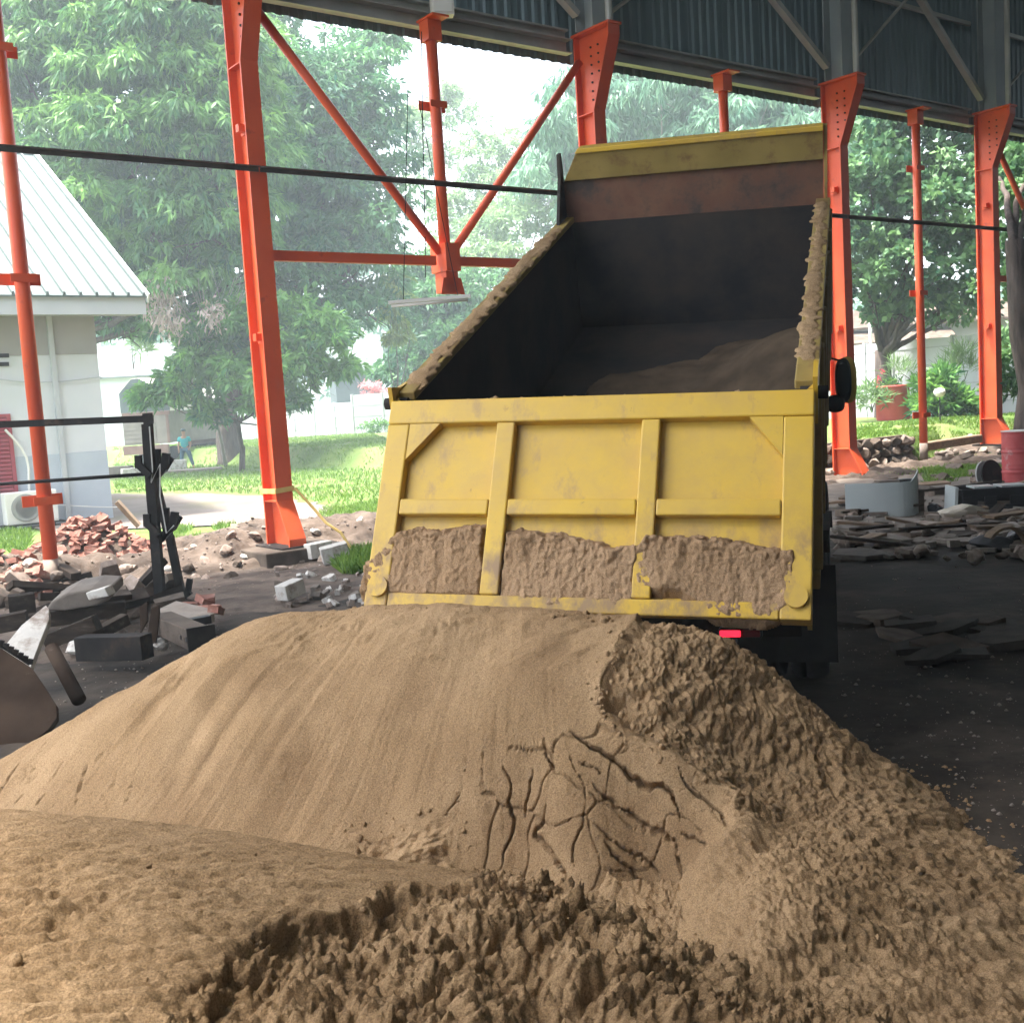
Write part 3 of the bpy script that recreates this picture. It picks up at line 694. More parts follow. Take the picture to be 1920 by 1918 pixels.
# --- the big heap behind
XYA = lambda L, a=3.2, b=6.4: [hit(hA, x, y, a, b) for x, y in L]
rough_A = XYA([(1186, 1171), (1150, 1215), (1138, 1250), (1118, 1300), (1120, 1340), (1150, 1362), (1195, 1391), (1276, 1428), (1333, 1456), (1373, 1505), (1383, 1553), (1366, 1590)]) + [(0.66, 4.14), (0.52, 4.21), (0.36, 4.24)]
rough_A_poly = rough_A + [(0.10, 4.22), (-0.5, 4.16), (-0.6, 2.0), (3.0, 2.0), (3.0, 6.8), (1.0, 6.8)]
toe_rough = XYA([(620, 1590), (660, 1560), (720, 1548), (790, 1535), (850, 1530), (862, 1575), (860, 1640)]) + [(-0.3, 3.6), (-1.2, 3.6)]
cr = lambda *L: XYA([(700 + x / 2.466, 1140 + y / 2.466) for x, y in L])
cracks_A = [(cr((910, 580), (1000, 640), (1110, 710), (1190, 780), (1260, 815), (1340, 825), (1390, 870), (1425, 970)), .010, .05),
            (cr((1415, 745), (1440, 800), (1465, 845), (1540, 890), (1610, 950), (1650, 1040)), .008, .04),
            (cr((1010, 810), (1075, 880), (1160, 940), (1270, 1010), (1335, 1060), (1390, 1080), (1410, 1130)), .007, .03),
            (cr((1400, 1160), (1420, 1230), (1440, 1310)), .010, .045),
            (cr((1420, 1030), (1480, 1070), (1540, 1095)), .005, .02),
            (cr((600, 735), (630, 800), (635, 850), (620, 900), (655, 985), (640, 1060), (610, 1130), (585, 1220)), .007, .035),
            (cr((735, 750), (725, 830), (705, 920), (700, 980)), .006, .03),
            (cr((790, 640), (810, 710), (840, 750)), .006, .03),
            (cr((800, 920), (790, 990), (740, 1035), (790, 1100), (850, 1190), (885, 1240), (895, 1310)), .007, .03),
            (cr((985, 930), (960, 1010), (930, 1080), (920, 1160), (930, 1200)), .006, .025),
            (cr((1020, 1000), (1080, 1060), (1150, 1110), (1240, 1160), (1310, 1210), (1330, 1250)), .006, .025),
            (cr((1060, 1080), (1110, 1140), (1190, 1210), (1250, 1280), (1270, 1310)), .006, .03),
            (cr((900, 690), (930, 740), (980, 840), (990, 910)), .004, .015),
            (cr((950, 715), (1030, 740), (1060, 770)), .004, .015),
            (cr((1160, 1360), (1185, 1400)), .005, .02), (cr((1350, 1350), (1390, 1400)), .005, .02), (cr((1280, 1380), (1310, 1440)), .005, .02),
            (cr((400, 870), (370, 920), (320, 965)), .005, .02)]
lf = lambda *L: XYA([(x / 2.4, 1140 + y / 2.4) for x, y in L])
cracks_A += [(lf((90, 690), (40, 770), (0, 830)), .012, .05), (lf((390, 700), (360, 800), (325, 900)), .008, .03), (lf((290, 690), (230, 780)), .006, .02), (lf((215, 830), (160, 895)), .007, .03),
             (lf((470, 820), (445, 920)), .006, .02), (lf((525, 735), (500, 850)), .004, .014), (lf((600, 770), (565, 890)), .006, .02), (lf((290, 530), (220, 590), (180, 650)), .007, .025), (lf((110, 830), (60, 890)), .007, .025)]
grooves = [(lf((980, 190), (830, 310), (720, 400), (620, 540), (560, 640)), .045, .030), (lf((860, 210), (760, 280), (670, 355)), .04, .035), (lf((1200, 190), (1030, 340), (900, 520), (800, 720), (730, 960)), .05, .016), (lf((1330, 220), (1170, 360), (1010, 560), (890, 760), (820, 980)), .045, .014), (lf((1090, 190), (930, 340), (820, 500)), .04, -.012)]
spots_A = [(*XYA([(x, y)])[0], r_) for x, y, r_ in ((560, 1200, .08), (640, 1192, .10), (690, 1196, .07), (535, 1458, .035), (622, 1485, .02), (320, 1285, .10), (250, 1330, .06), (820, 1180, .08), (60, 1450, .08), (180, 1420, .06))]
plate_A = XYA([(905, 1420), (960, 1400), (1067, 1371), (1122, 1351), (1195, 1391), (1276, 1428), (1333, 1456), (1373, 1505), (1381, 1553), (1360, 1590), (1308, 1635), (1284, 1683), (1260, 1732), (1160, 1740), (900, 1640)])
def detail_A(P, Nn):
    xy = P[:, :2]
    wob = np.stack([fbm(P * 7, 3, 51), fbm(P * 7, 3, 52)], 1) * 0.035
    q = xy + wob
    rough = inside(q, rough_A_poly)
    db, _ = seg_dist(q, rough_A)
    edge_in = np.where(rough, sstep(0, .05, db), 0)
    toe = inside(xy + wob * 2, toe_rough)
    dt, _ = seg_dist(xy + wob * 2, toe_rough[:7])
    toe_m = np.where(toe, sstep(0, .06, dt), 0)
    # back rim of the crest where the tailgate has dropped crumbs
    t_ = (xy[:, 1] - (5.46 - 0.22 * xy[:, 0]))
    crest = sstep(0.06, 0.2, t_) * (1 - sstep(0.9, 1.2, t_))
    out = np.zeros(len(P))
    fine = fbm(P * 55, 2, 60)
    mid = fbm(P * 4.5, 3, 61)
    out += 0.0020 * fine + 0.007 * mid + 0.003 * fbm(P * 17, 3, 62)
    # long streaks combed down the smooth face by the sliding load
    kx = sstep(.3, -1.3, P[:, 0]) * .9
    ac = P[:, 0] - (P[:, 1] - 5.0) * kx
    st_ = vnoise(np.stack([ac * 9, P[:, 1] * .5, 0 * ac], 1), 55) * .5 + vnoise(np.stack([ac * 24, P[:, 1] * 1.1, 0 * ac + 3], 1), 56) * .3 + vnoise(np.stack([ac * 60, P[:, 1] * 2.5, 0 * ac + 7], 1), 57) * .2
    out += (1 - edge_in) * (1 - toe_m) * (0.0045 + .0055 * sstep(.1, -.9, P[:, 0])) * st_
    # ribbed scrape marks on the flat top
    top = sstep(0.74, 0.86, P[:, 2]) * (1 - edge_in)
    rib = vnoise(np.stack([P[:, 0] * 5 + P[:, 1] * 8, P[:, 1] * 34 - P[:, 0] * 9, P[:, 2] * 2], 1), 63)
    out += top * ((0.005 + .007 * sstep(-.2, .5, P[:, 0])) * rib + 0.011 * fbm(P * np.array([9, 24, 10]), 4, 65, .6))
    m = rough | toe | (crest > 0.01)
    if m.any():
        p = P[m] * np.array([1.0, 1.0, 0.75])
        big = blocks(p, 0.15, 71); med = blocks(p, 0.062, 75); sml = blocks(p, 0.028, 79)
        run = fbm(np.stack([P[m, 0] * 3 - P[m, 1] * 7.0, P[m, 1] * 2.2 + P[m, 0] * 2.0, P[m, 2] * 2], 1), 4, 83)
        hgt = 0.016 * big + 0.017 * med + 0.012 * sml + 0.045 * run + 0.040 * fbm(P[m] * 12, 6, 85, 0.66) + 0.008
        mk = np.maximum(np.maximum(edge_in[m], toe_m[m]), 0.45 * crest[m])
        out[m] += (hgt - 0.055 * sstep(0.05, .35, P[m, 2]) - .015) * mk
    for sx, sy, sr in spots_A:
        d = np.hypot(q[:, 0] - sx, (q[:, 1] - sy) * 1.6)
        m3 = d < sr * 1.6
        if m3.any():
            out[m3] += sstep(sr * 1.5, sr * .4, d[m3]) * (0.018 * blocks(P[m3], .04, 88) + 0.010 * blocks(P[m3], .018, 89) - .006)
    # raised crumbling lip along the cracked plate
    lip = np.exp(-(db / 0.035) ** 2) * (0.5 + fbm(P * 14, 3, 87))
    out += 0.012 * lip * (~rough)
    # the torn slope stands proud beside the lower edge of the plate
    dl, al_ = seg_dist(q, rough_A[8:])
    out += np.where(rough, 0.075, 0.0) * np.exp(-((dl - .045) / .06) ** 2) * sstep(0, .2, al_)
    # plates standing at slightly different heights between cracks
    pl = inside(q, plate_A)
    if pl.any():
        p = P[pl]
        d1, d2, cid = worley(p * np.array([4.2, 4.2, 4.2]) + 0.35 * np.stack([fbm(p * 5, 2, 91), fbm(p * 5, 2, 92), fbm(p * 5, 2, 93)], 1), 95)
        out[pl] += 0.010 * (cid - 0.5) - 0.014 * np.exp(-((d2 - d1) / 0.022) ** 2) * sstep(.25, .6, cid)
    for pts, wd, dp in cracks_A:
        lo, hi = np.min(pts, 0) - .15, np.max(pts, 0) + .15
        b = np.where((xy > lo).all(1) & (xy < hi).all(1))[0]
        if not len(b): continue
        qq = xy[b] + np.stack([fbm(P[b] * 24, 4, 97, .55), fbm(P[b] * 24, 4, 98, .55)], 1) * 0.010
        d, al = seg_dist(qq, pts)
        tap = np.clip(4 * al + .25, 0, 1) * np.clip(4 * (1 - al) + .25, 0, 1)
        ww = 0.72 * wd * (0.80 + 0.25 * vnoise(P[b] * 13, 99)) * (0.35 + 0.65 * tap)
        out[b] -= dp * tap * (1 - sstep(0.15, 1.15, d / np.maximum(ww, .0015)))
    for pts, wd, dp in grooves:
        d, al = seg_dist(xy, pts)
        m2 = d < 4 * wd
        tap = np.clip(3 * al, 0, 1) * np.clip(3 * (1 - al), 0, 1)
        out[m2] -= dp * tap[m2] * np.exp(-(d[m2] / wd) ** 2) * (1 + .4 * mid[m2])
    return out
heapA = thing('sand_heap', 'big tan sand heap under the yellow tailgate, smooth left side, crumbly right side', 'sand heap', (0, 0, 0), 0, 'sand heaps')
heap_mesh('sand_body', hA, spans((-3.7, .0095), (-.35, .0052), (1.35, .0085), 2.45), spans((2.15, .0095), (3.75, .0055), (4.12, .0032), (4.62, .0055), (5.0, .010), 6.7), detail_A, MT['sand'], heapA)

# --- the near heap
XYB = lambda L, a=1.5, b=3.6: [hit(hB, x, y, a, b) for x, y in L]
crest_B = XYB([(296, 1912), (340, 1850), (400, 1795), (460, 1755), (540, 1722), (640, 1690), (700, 1665), (790, 1652), (880, 1645)])
rough_B_poly = crest_B + XYB([(1000, 1640)]) + [(0.25, 3.1), (0.6, 4.2), (2.5, 4.2), (2.5, 0), (-0.55, 0)]
hump_B = XYB([(30, 1690), (100, 1680), (170, 1700), (110, 1740)])
def detail_B(P, Nn):
    xy = P[:, :2]
    wob = np.stack([fbm(P * 9, 3, 151), fbm(P * 9, 3, 152)], 1) * 0.05 + np.stack([fbm(P * 26, 3, 153), fbm(P * 26, 3, 154)], 1) * 0.04
    q = xy + wob
    rough = inside(q, rough_B_poly)
    db, _ = seg_dist(q, crest_B)
    back = sstep(0.0, 0.25, (xy[:, 1] - (3.18 - 0.14 * xy[:, 0])))       # far side of the heap
    edge_in = np.where(rough, sstep(0, .045, db), 0)
    out = np.zeros(len(P))
    out += 0.0016 * fbm(P * 70, 2, 160) + 0.008 * fbm(P * 4.0, 3, 161)
    # little torn scarps facing down slope
    sc_ = fbm(np.stack([P[:, 0] * 7 + P[:, 1] * 2.5, P[:, 1] * 30 - P[:, 0] * 5, P[:, 2] * 4], 1), 4, 163)
    amt = (0.35 + 0.65 * sstep(2.9, 2.2, P[:, 1])) * (1 - edge_in)
    led = np.clip(fbm(np.stack([P[:, 0] * 13 + P[:, 1] * 5, P[:, 1] * 46 - P[:, 0] * 9, P[:, 2] * 6], 1), 4, 164, .6) * 2.6, -1, .45)
    out += amt * (0.015 * np.clip(sc_ * 2.4, -1, 0.5) + 0.011 * led + 0.006 * fbm(P * np.array([22, 44, 24]), 3, 165, .65) + 0.005 * clods(P, 0.022, 167))
    dh, _ = seg_dist(xy, hump_B)
    hm = np.exp(-(dh / 0.07) ** 2)
    m = rough | (back > 0.02) | (hm > 0.05)
    p = P[m] * np.array([1.0, 1.0, 0.95])
    big = blocks(p, 0.19, 171); med = blocks(p, 0.075, 175); sml = blocks(p, 0.032, 179); tiny = blocks(p, 0.015, 181)
    val = fbm(P[m] * 5.5, 4, 183)
    hgt = 0.070 * big + 0.040 * med + 0.026 * sml + 0.014 * tiny + 0.050 * val + 0.048 * fbm(P[m] * 14, 6, 185, 0.70) - 0.030 * np.exp(-((db[m] - .09) / .06) ** 2) * rough[m]
    mk = np.maximum(np.maximum(edge_in[m], 0.5 * back[m]), 0.45 * hm[m])
    out[m] += (hgt - 0.058) * mk
    return out
heapB = thing('sand_heap', 'nearest sand heap, low flat topped and torn into clods on its right side', 'sand heap', (0, 0, 0), 0, 'sand heaps')
heap_mesh('sand_body', hB, spans((-2.6, .012), (-1.5, .0055), (1.0, .009), 1.6), spans((1.5, .006), (3.2, .012), 4.1), detail_B, MT['sand'], heapB)
# the unseen near end of the heap, coarser
heap_mesh('sand_skirt', hB, spans((-4.1, .02), 1.6), spans((.3, .02), 1.505), lambda P, Nn: 0.012 * fbm(P * 6, 4, 191) + 0.02 * clods(P, 0.08, 193), MT['sand'], heapB)['kind'] = 'stuff'
# loose crumbs of sand: real lumps scattered on the crests and torn faces
def lumps(name, spots, h, m, parent, smin, smax, seed, lift=0.05):
    rg = np.random.default_rng(seed)
    bm = bmesh.new(); bmesh.ops.create_icosphere(bm, subdivisions=2, radius=1.0)
    bv = np.array([v.co[:] for v in bm.verts]); bf = np.array([[v.index for v in f.verts] for f in bm.faces]); bm.free()
    V, Fc = [], []
    for k, (x, y) in enumerate(spots):
        s = smin + (smax - smin) * rg.random() ** 4
        v = bv * (1 + 0.75 * fbm(bv * 1.5 + k * 3.1, 4, 7, .65)[:, None]) * (1 + .22 * vnoise(bv * 4.5 + k * 1.7, 9)[:, None])
        v = v * s * np.array([1, .85 + .3 * rg.random(), .7 + .3 * rg.random()]) @ rotm(*(rg.random(3) * 6)).T
        V.append(v + np.array([x, y, max(float(h(x, y)[0]), 0.004) + s * lift])); Fc.append(bf + len(bv) * k)
    o = link(name, mesh(name, np.concatenate(V), np.concatenate(Fc), m, False), parent)
    o['kind'] = 'stuff'
    return o
def along(pts, n, spread, seed):
    rg = np.random.default_rng(seed); pts = np.array(pts); out = []
    for _ in range(n):
        i = rg.integers(len(pts) - 1); t = rg.random()
        out.append(pts[i] * (1 - t) + pts[i + 1] * t + rg.normal(0, spread, 2))
    return out
rg = np.random.default_rng(5)
right_face = [(x, y) for x, y in rg.uniform((0.45, 3.1), (1.9, 5.0), (500, 2)) if inside(np.array([[x, y]]), rough_A_poly)[0]][:70]
toe_edge = [(1.93 + rg.exponential(.13), y) for y in rg.uniform(3.0, 5.6, 300)]
lumps('sand_crumbs', along(rough_A, 130, .035, 3) + right_face + toe_edge + along(toe_rough[:6], 40, .05, 4) + along(XYA([(560, 1150), (700, 1142), (900, 1143), (1050, 1150), (1150, 1163)]), 70, .05, 8), hA, MT['sand'], heapA, .004, .017, 6)
clodsB = [(x, y) for x, y in rg.uniform((-0.6, 1.9), (0.9, 3.0), (700, 2)) if inside(np.array([[x, y]]), rough_B_poly)[0]][:260]
lumps('sand_crumbs', along(XYB([(930, 1646), (1010, 1660), (1050, 1692), (1150, 1738), (1250, 1792), (1380, 1900)]), 90, .03, 14) + [(x, y) for x, y in rg.uniform((-1.6, 1.9), (-.3, 2.9), (40, 2))], hB, MT['sand'], heapB, .004, .015, 16)

# ================================================================== DUMP TRUCK
AZ = R(17.15)
TG = np.array([0.484, 6.111, 0.0])           # under the middle of the tailgate hinge
truck = thing('dump_truck', 'yellow dump truck with its bed raised, tipping sand over the tailgate', 'truck', TG, -AZ)
HZ = 1.987
EL, RL = R(20.8), R(-1.9)
Rb = np.array([math.cos(RL), 0, math.sin(RL)]); U0 = np.array([-math.sin(RL), 0, math.cos(RL)]); Fw = np.array([0, 1.0, 0])
Bv = Fw * math.cos(EL) + U0 * math.sin(EL); Uv = -Fw * math.sin(EL) + U0 * math.cos(EL)
O_ = np.array([0, 0, HZ])
def bp(s, L, h): return O_ + Rb * s + Bv * L + Uv * h
def bbox(s0, s1, l0, l1, h0, h1):
    return hexa([bp(s, l, h) for h in (h0, h1) for s, l in ((s0, l0), (s1, l0), (s1, l1), (s0, l1))])
BL_ = 4.45
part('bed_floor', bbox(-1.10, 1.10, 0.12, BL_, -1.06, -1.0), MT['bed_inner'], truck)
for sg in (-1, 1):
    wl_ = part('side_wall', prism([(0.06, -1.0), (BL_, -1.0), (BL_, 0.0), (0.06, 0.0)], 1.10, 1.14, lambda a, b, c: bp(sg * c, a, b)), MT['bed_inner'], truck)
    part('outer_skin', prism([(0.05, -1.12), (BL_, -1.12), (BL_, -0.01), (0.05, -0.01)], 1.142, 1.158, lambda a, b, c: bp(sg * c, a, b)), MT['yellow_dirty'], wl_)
    for l in np.linspace(0.16, BL_ - 0.1, 7):
        part('wall_rib', bbox(sg * 1.16 - (0.035 if sg > 0 else 0.035), sg * 1.16 + 0.045 * sg + 0.0, l - 0.05, l + 0.05, -1.12, -0.03) if sg > 0 else bbox(-1.205, -1.16, l - 0.05, l + 0.05, -1.12, -0.03), MT['yellow_dirty'], wl_, bev=0.006)
    part('top_rim', bbox(min(sg * 1.07, sg * 1.19), max(sg * 1.07, sg * 1.19), 0.06, BL_, 0.003, 0.055), MT['yellow_dirty'], wl_, bev=0.008)
    part('bottom_rim', bbox(min(sg * 1.10, sg * 1.19), max(sg * 1.10, sg * 1.19), 0.06, BL_, -1.22, -1.125), MT['yellow_dirty'], wl_, bev=0.008)
    # triangular plate carrying the tailgate hinge, and a stub pin
    part('hinge_plate', prism([(-0.02, -0.16), (0.36, -0.02), (0.36, 0.06), (0.16, 0.12), (-0.02, 0.10)] if sg > 0 else [(-0.05, -0.1), (0.26, -0.02), (0.26, 0.05), (0.10, 0.07), (-0.03, 0.12)], 1.165, 1.19, lambda a, b, c: bp(sg * c, a, b)), MT['yellow'], wl_)
    part('hinge_pin', tube(bp(sg * 1.10, 0.02, 0.0), bp(sg * 1.24, 0.02, 0.0), 0.035, 10), MT['dark_steel'], wl_, True)
# headboard: dark up to the wall tops, rusty band above, dusty yellow lip on top, cut corner on the left
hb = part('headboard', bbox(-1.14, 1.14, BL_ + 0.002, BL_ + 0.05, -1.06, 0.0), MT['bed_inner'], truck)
part('rust_band', prism([(-1.135, 0.002), (1.135, 0.002), (1.135, 0.38), (-1.135, 0.38)], 0, 1, lambda a, b, c: bp(a, BL_ + 0.002 + 0.04 * c, b)), MT['rust'], hb)
part('top_lip', prism([(-1.12, 0.382), (1.135, 0.382), (1.135, 0.62), (-0.98, 0.62)], 0, 1, lambda a, b, c: bp(a, BL_ - 0.03 + 0.075 * c - 0.05 * (b - 0.382) / 0.24, b)), MT['yellow_dirty'], hb, bev=0.006)
part('lip_edge', prism([(-0.985, 0.622), (1.137, 0.622), (1.137, 0.665), (-0.955, 0.665)], 0, 1, lambda a, b, c: bp(a, BL_ - 0.10 + 0.16 * c, b)), MT['yellow'], hb, bev=0.006)
for sg in (-1, 1):
    top = [(BL_ - 0.34, 0.003), (BL_ + 0.045, 0.003), (BL_ + 0.045, 0.62), (BL_ - 0.03, 0.62), (BL_ - 0.08, 0.42)] if sg < 0 else [(BL_ - 0.02, 0.003), (BL_ + 0.045, 0.003), (BL_ + 0.045, 0.66), (BL_ - 0.03, 0.66)]
    part('corner_wing', prism(top, 1.138, 1.165, lambda a, b, c: bp(sg * c, a, b)), MT['bed_inner'] if sg < 0 else MT['yellow_dirty'], hb)
# ---- tailgate, hung from its top edge and swung out at the bottom
TW, TH, TT = 2.35, 1.22, R(24.7)
Td = -Uv * 0 + (-U0 * math.cos(TT) - Fw * math.sin(TT))      # down the gate
Tn = -Fw * math.cos(TT) + U0 * math.sin(TT)                  # out of the gate, to the viewer
def tp(u, v, n_): return O_ + Rb * u + Td * v + Tn * n_
def tbox(u0, u1, v0, v1, n0, n1):
    return hexa([tp(u, v, n_) for n_ in (n0, n1) for u, v in ((u0, v1), (u1, v1), (u1, v0), (u0, v0))])
gate = part('tailgate', tbox(-1.16, 1.16, 0.02, 1.17, -0.05, 0.0), MT['yellow'], truck)
fr = [('top_rail', -1.175, 1.175, 0.0, 0.145), ('middle_rail', -1.04, -0.525, 0.595, 0.685), ('middle_rail', -0.415, 0.285, 0.595, 0.685), ('middle_rail', 0.39, 1.02, 0.595, 0.685), ('bottom_rail', -1.04, 1.02, 1.13, 1.215),
      ('stile', -1.175, -1.043, 0.148, 1.215), ('stile', -0.522, -0.418, 0.148, 1.127), ('stile', 0.288, 0.387, 0.148, 1.127), ('stile', 1.023, 1.175, 0.148, 1.215)]
for nm, a, b, c, d in fr:
    part(nm, tbox(a, b, c, d, -0.07 if nm in ('stile', 'top_rail') and abs(a) > 1 or b > 1.1 else 0.001, 0.062), MT['yellow'], gate, bev=0.009)
for u0, u1, sg in ((-1.041, -0.86, 1), (1.021, 0.85, -1)):
    part('corner_gusset', prism([(u0, 0.147), (u1, 0.147), (u0, 0.36)], 0.002, 0.058, lambda a, b, c: tp(a, b, c)), MT['yellow'], gate)
for sg in (-1, 1):
    part('hinge_ear', prism([(sg * 1.178, 0.12), (sg * 1.178, -0.06), (sg * 1.12, 0.0), (sg * 1.02, 0.0)], -0.02, 0.02, lambda a, b, c: tp(a, b, c)), MT['yellow'], gate)
    part('edge_flange', prism([(0.0, -0.16), (1.215, -0.16), (1.215, -0.072), (0.0, -0.072)], 1.15, 1.172, lambda a, b, c: tp(sg * c, a, b)), MT['yellow_dirty'], gate)
    part('latch_lug', tube(tp(sg * 1.10, 1.10, 0.063), tp(sg * 1.10, 1.10, 0.085), 0.058, 18), MT['yellow'], gate)
# ---- chassis, cab, wheels, lamp, mirrors
for sg in (-1, 1):
    part('chassis_rail', box((sg * 0.42, 3.6, 0.86), (0.09, 6.6, 0.22)), MT['dark_steel'], truck)
part('rear_crossbar', box((0.0, 0.315, 0.66), (2.1, 0.10, 0.12)), MT['dark_steel'], truck, bev=0.01)
part('bumper_bracket', join(*[box((s, 0.34, 0.80), (0.08, 0.1, 0.2)) for s in (-.42, .42)]), MT['dark_steel'], truck)
red = bpy.data.materials.new('lit_tail_lamp'); red.use_nodes = True
rb_ = red.node_tree.nodes['Principled BSDF']; rb_.inputs['Base Color'].default_value = (0.5, 0.01, 0.02, 1); rb_.inputs['Emission Color'].default_value = (1, 0.02, 0.05, 1); rb_.inputs['Emission Strength'].default_value = 0.30
dimred = mat('dull_tail_lens', (0.22, 0.012, 0.02), (0.26, 0.015, 0.02), rough=0.3)
def tl_(x, dark):
    o = part('tail_light', box((x, 0.235, 0.635), (0.24, 0.05, 0.06)), MT['black'], truck, bev=0.01)
    part('lens', box((x - 0.055, 0.205, 0.635), (0.115, 0.02, 0.036)), red, o, bev=0.005)
    part('lens', box((x + 0.06, 0.205, 0.635), (0.10, 0.02, 0.036)), dimred, o, bev=0.005)
tl_(0.72, 0); tl_(-0.72, 0)
tyre_prof = [(0.27, -0.11), (0.40, -0.125), (0.47, -0.12), (0.50, -0.09), (0.505, -0.03), (0.497, -0.028), (0.497, -0.012), (0.505, -0.01), (0.505, 0.05), (0.50, 0.09), (0.47, 0.12), (0.40, 0.125), (0.27, 0.11)]
rim_prof = [(0.08, 0.02), (0.20, 0.03), (0.22, 0.09), (0.268, 0.10), (0.268, -0.1), (0.22, -0.09), (0.08, -0.02)]
def wheel(x, y, flip):
    o = part('wheel', move(lathe(rim_prof, 28, 'x'), (x, y, 0.505)), MT['dark_steel'], truck, True)
    part('tyre', move(lathe(tyre_prof, 36, 'x'), (x, y, 0.505)), MT['rubber'], o, True)
for y in (1.75,):
    for sg in (-1, 1):
        wheel(sg * 1.04, y, sg); wheel(sg * 0.76, y, sg)
for sg in (-1, 1):
    wheel(sg * 0.98, 5.9, sg)
    part('mud_flap', box((sg * 0.92, 1.13, 0.56), (0.62, 0.012, 0.62)), MT['rubber'], truck)
    part('mudguard', prism([(1.12, 0.95), (1.2, 1.08), (2.3, 1.08), (2.38, 0.95), (2.36, 0.95), (2.29, 1.06), (1.21, 1.06), (1.14, 0.95)], 0.62, 1.2, lambda a, b, c: np.array([sg * c, a, b])), MT['dark_steel'], truck)
part('axle', tube((-1.0, 1.75, 0.505), (1.0, 1.75, 0.505), 0.09, 12), MT['dark_steel'], truck, True)
part('lift_ram', join(tube((0, 4.4, 0.9), (0, 3.7, 1.45), 0.09, 14), tube((0, 3.7, 1.45), (0, 3.15, 1.9), 0.06, 14)), MT['pale_steel'], truck, True)
cabp = [(5.0, 0.85), (6.95, 0.85), (7.02, 1.5), (6.75, 2.55), (6.55, 2.62), (5.05, 2.62)]
cab = part('cab', prism(cabp, -1.02, 1.02, lambda a, b, c: np.array([c, a, b])), MT['yellow'], truck, bev=0.03)
part('windscreen', hexa([(-.92, 7.01, 1.58), (.92, 7.01, 1.58), (.92, 7.03, 1.58), (-.92, 7.03, 1.58), (-.88, 6.78, 2.45), (.88, 6.78, 2.45), (.88, 6.80, 2.45), (-.88, 6.80, 2.45)]), MT['glass'], cab)
for sg in (-1, 1):
    d = part('door', prism([(5.75, 0.95), (6.85, 0.95), (6.88, 1.5), (6.66, 2.45), (5.75, 2.45)], 1.023, 1.035, lambda a, b, c: np.array([sg * c, a, b])), MT['yellow'], cab)
    part('side_window', prism([(5.85, 1.62), (6.74, 1.62), (6.58, 2.35), (5.85, 2.35)], 1.037, 1.041, lambda a, b, c: np.array([sg * c, a, b])), MT['glass'], cab)
part('rear_window', box((0, 4.995, 2.1), (1.3, 0.01, 0.5)), MT['glass'], cab)
part('grille', box((0, 6.99, 1.1), (1.5, 0.06, 0.3)), MT['black'], cab)
part('front_bumper', box((0, 7.02, 0.62), (2.1, 0.2, 0.3)), MT['yellow'], truck, bev=0.03)
for sg in (-1, 1):
    part('headlight', tube((sg * 0.8, 7.0, 0.98), (sg * 0.8, 7.05, 0.98), 0.11, 16), MT['white'], truck, True)
# mirrors on the far side of the cab
Rz = rotm(rz=AZ)
def tl_local(x, y, Y): return (Rz @ (AT(x, y, Y) - TG))
mc = tl_local(1581, 713, 11.9); m2 = tl_local(1566, 757, 11.9)
def oval(c, rx, rz_, dy0, dy1, n=20, k=2.8):
    V, ring = [], []
    for dy, sc_ in ((dy0, 0.85), (dy0 + (dy1 - dy0) * .35, 1.0), (dy1, 0.92)):
        for i in range(n):
            a = 2 * math.pi * i / n; ca, sa = math.cos(a), math.sin(a)
            V.append((c[0] + rx * sc_ * np.sign(ca) * abs(ca) ** (2 / k), c[1] + dy, c[2] + rz_ * sc_ * np.sign(sa) * abs(sa) ** (2 / k)))
    Fc = [(j * n + i, j * n + (i + 1) % n, (j + 1) * n + (i + 1) % n, (j + 1) * n + i) for j in range(2) for i in range(n)]
    return V, Fc + [tuple(range(n - 1, -1, -1)), tuple(range(2 * n, 3 * n))]
mir = part('mirror', oval(mc, 0.085, 0.235, 0.0, 0.07), MT['black'], truck, True)
part('mirror_back', oval(mc + np.array([0.04, 0, 0]), 0.10, 0.25, 0.072, 0.13), MT['yellow'], mir, True)
part('mirror_glass', oval(mc, 0.07, 0.20, -0.012, -0.002), MT['glass'], mir, True)
part('mirror_arm', path_tube([mc + np.array([0, .05, .2]), mc + np.array([-.14, .1, .25]), (1.0, mc[1] + .1, mc[2] + .1)], 0.014, 6), MT['black'], mir)
mi2 = part('mirror', oval(m2, 0.10, 0.095, 0.0, 0.07), MT['black'], truck, True)
part('mirror_glass', oval(m2, 0.08, 0.075, -0.012, -0.002), MT['glass'], mi2, True)
part('mirror_arm', path_tube([m2 + np.array([0, .05, .0]), m2 + np.array([-.1, .1, .1]), (1.0, m2[1] + .1, m2[2] + .1)], 0.014, 6), MT['black'], mi2)

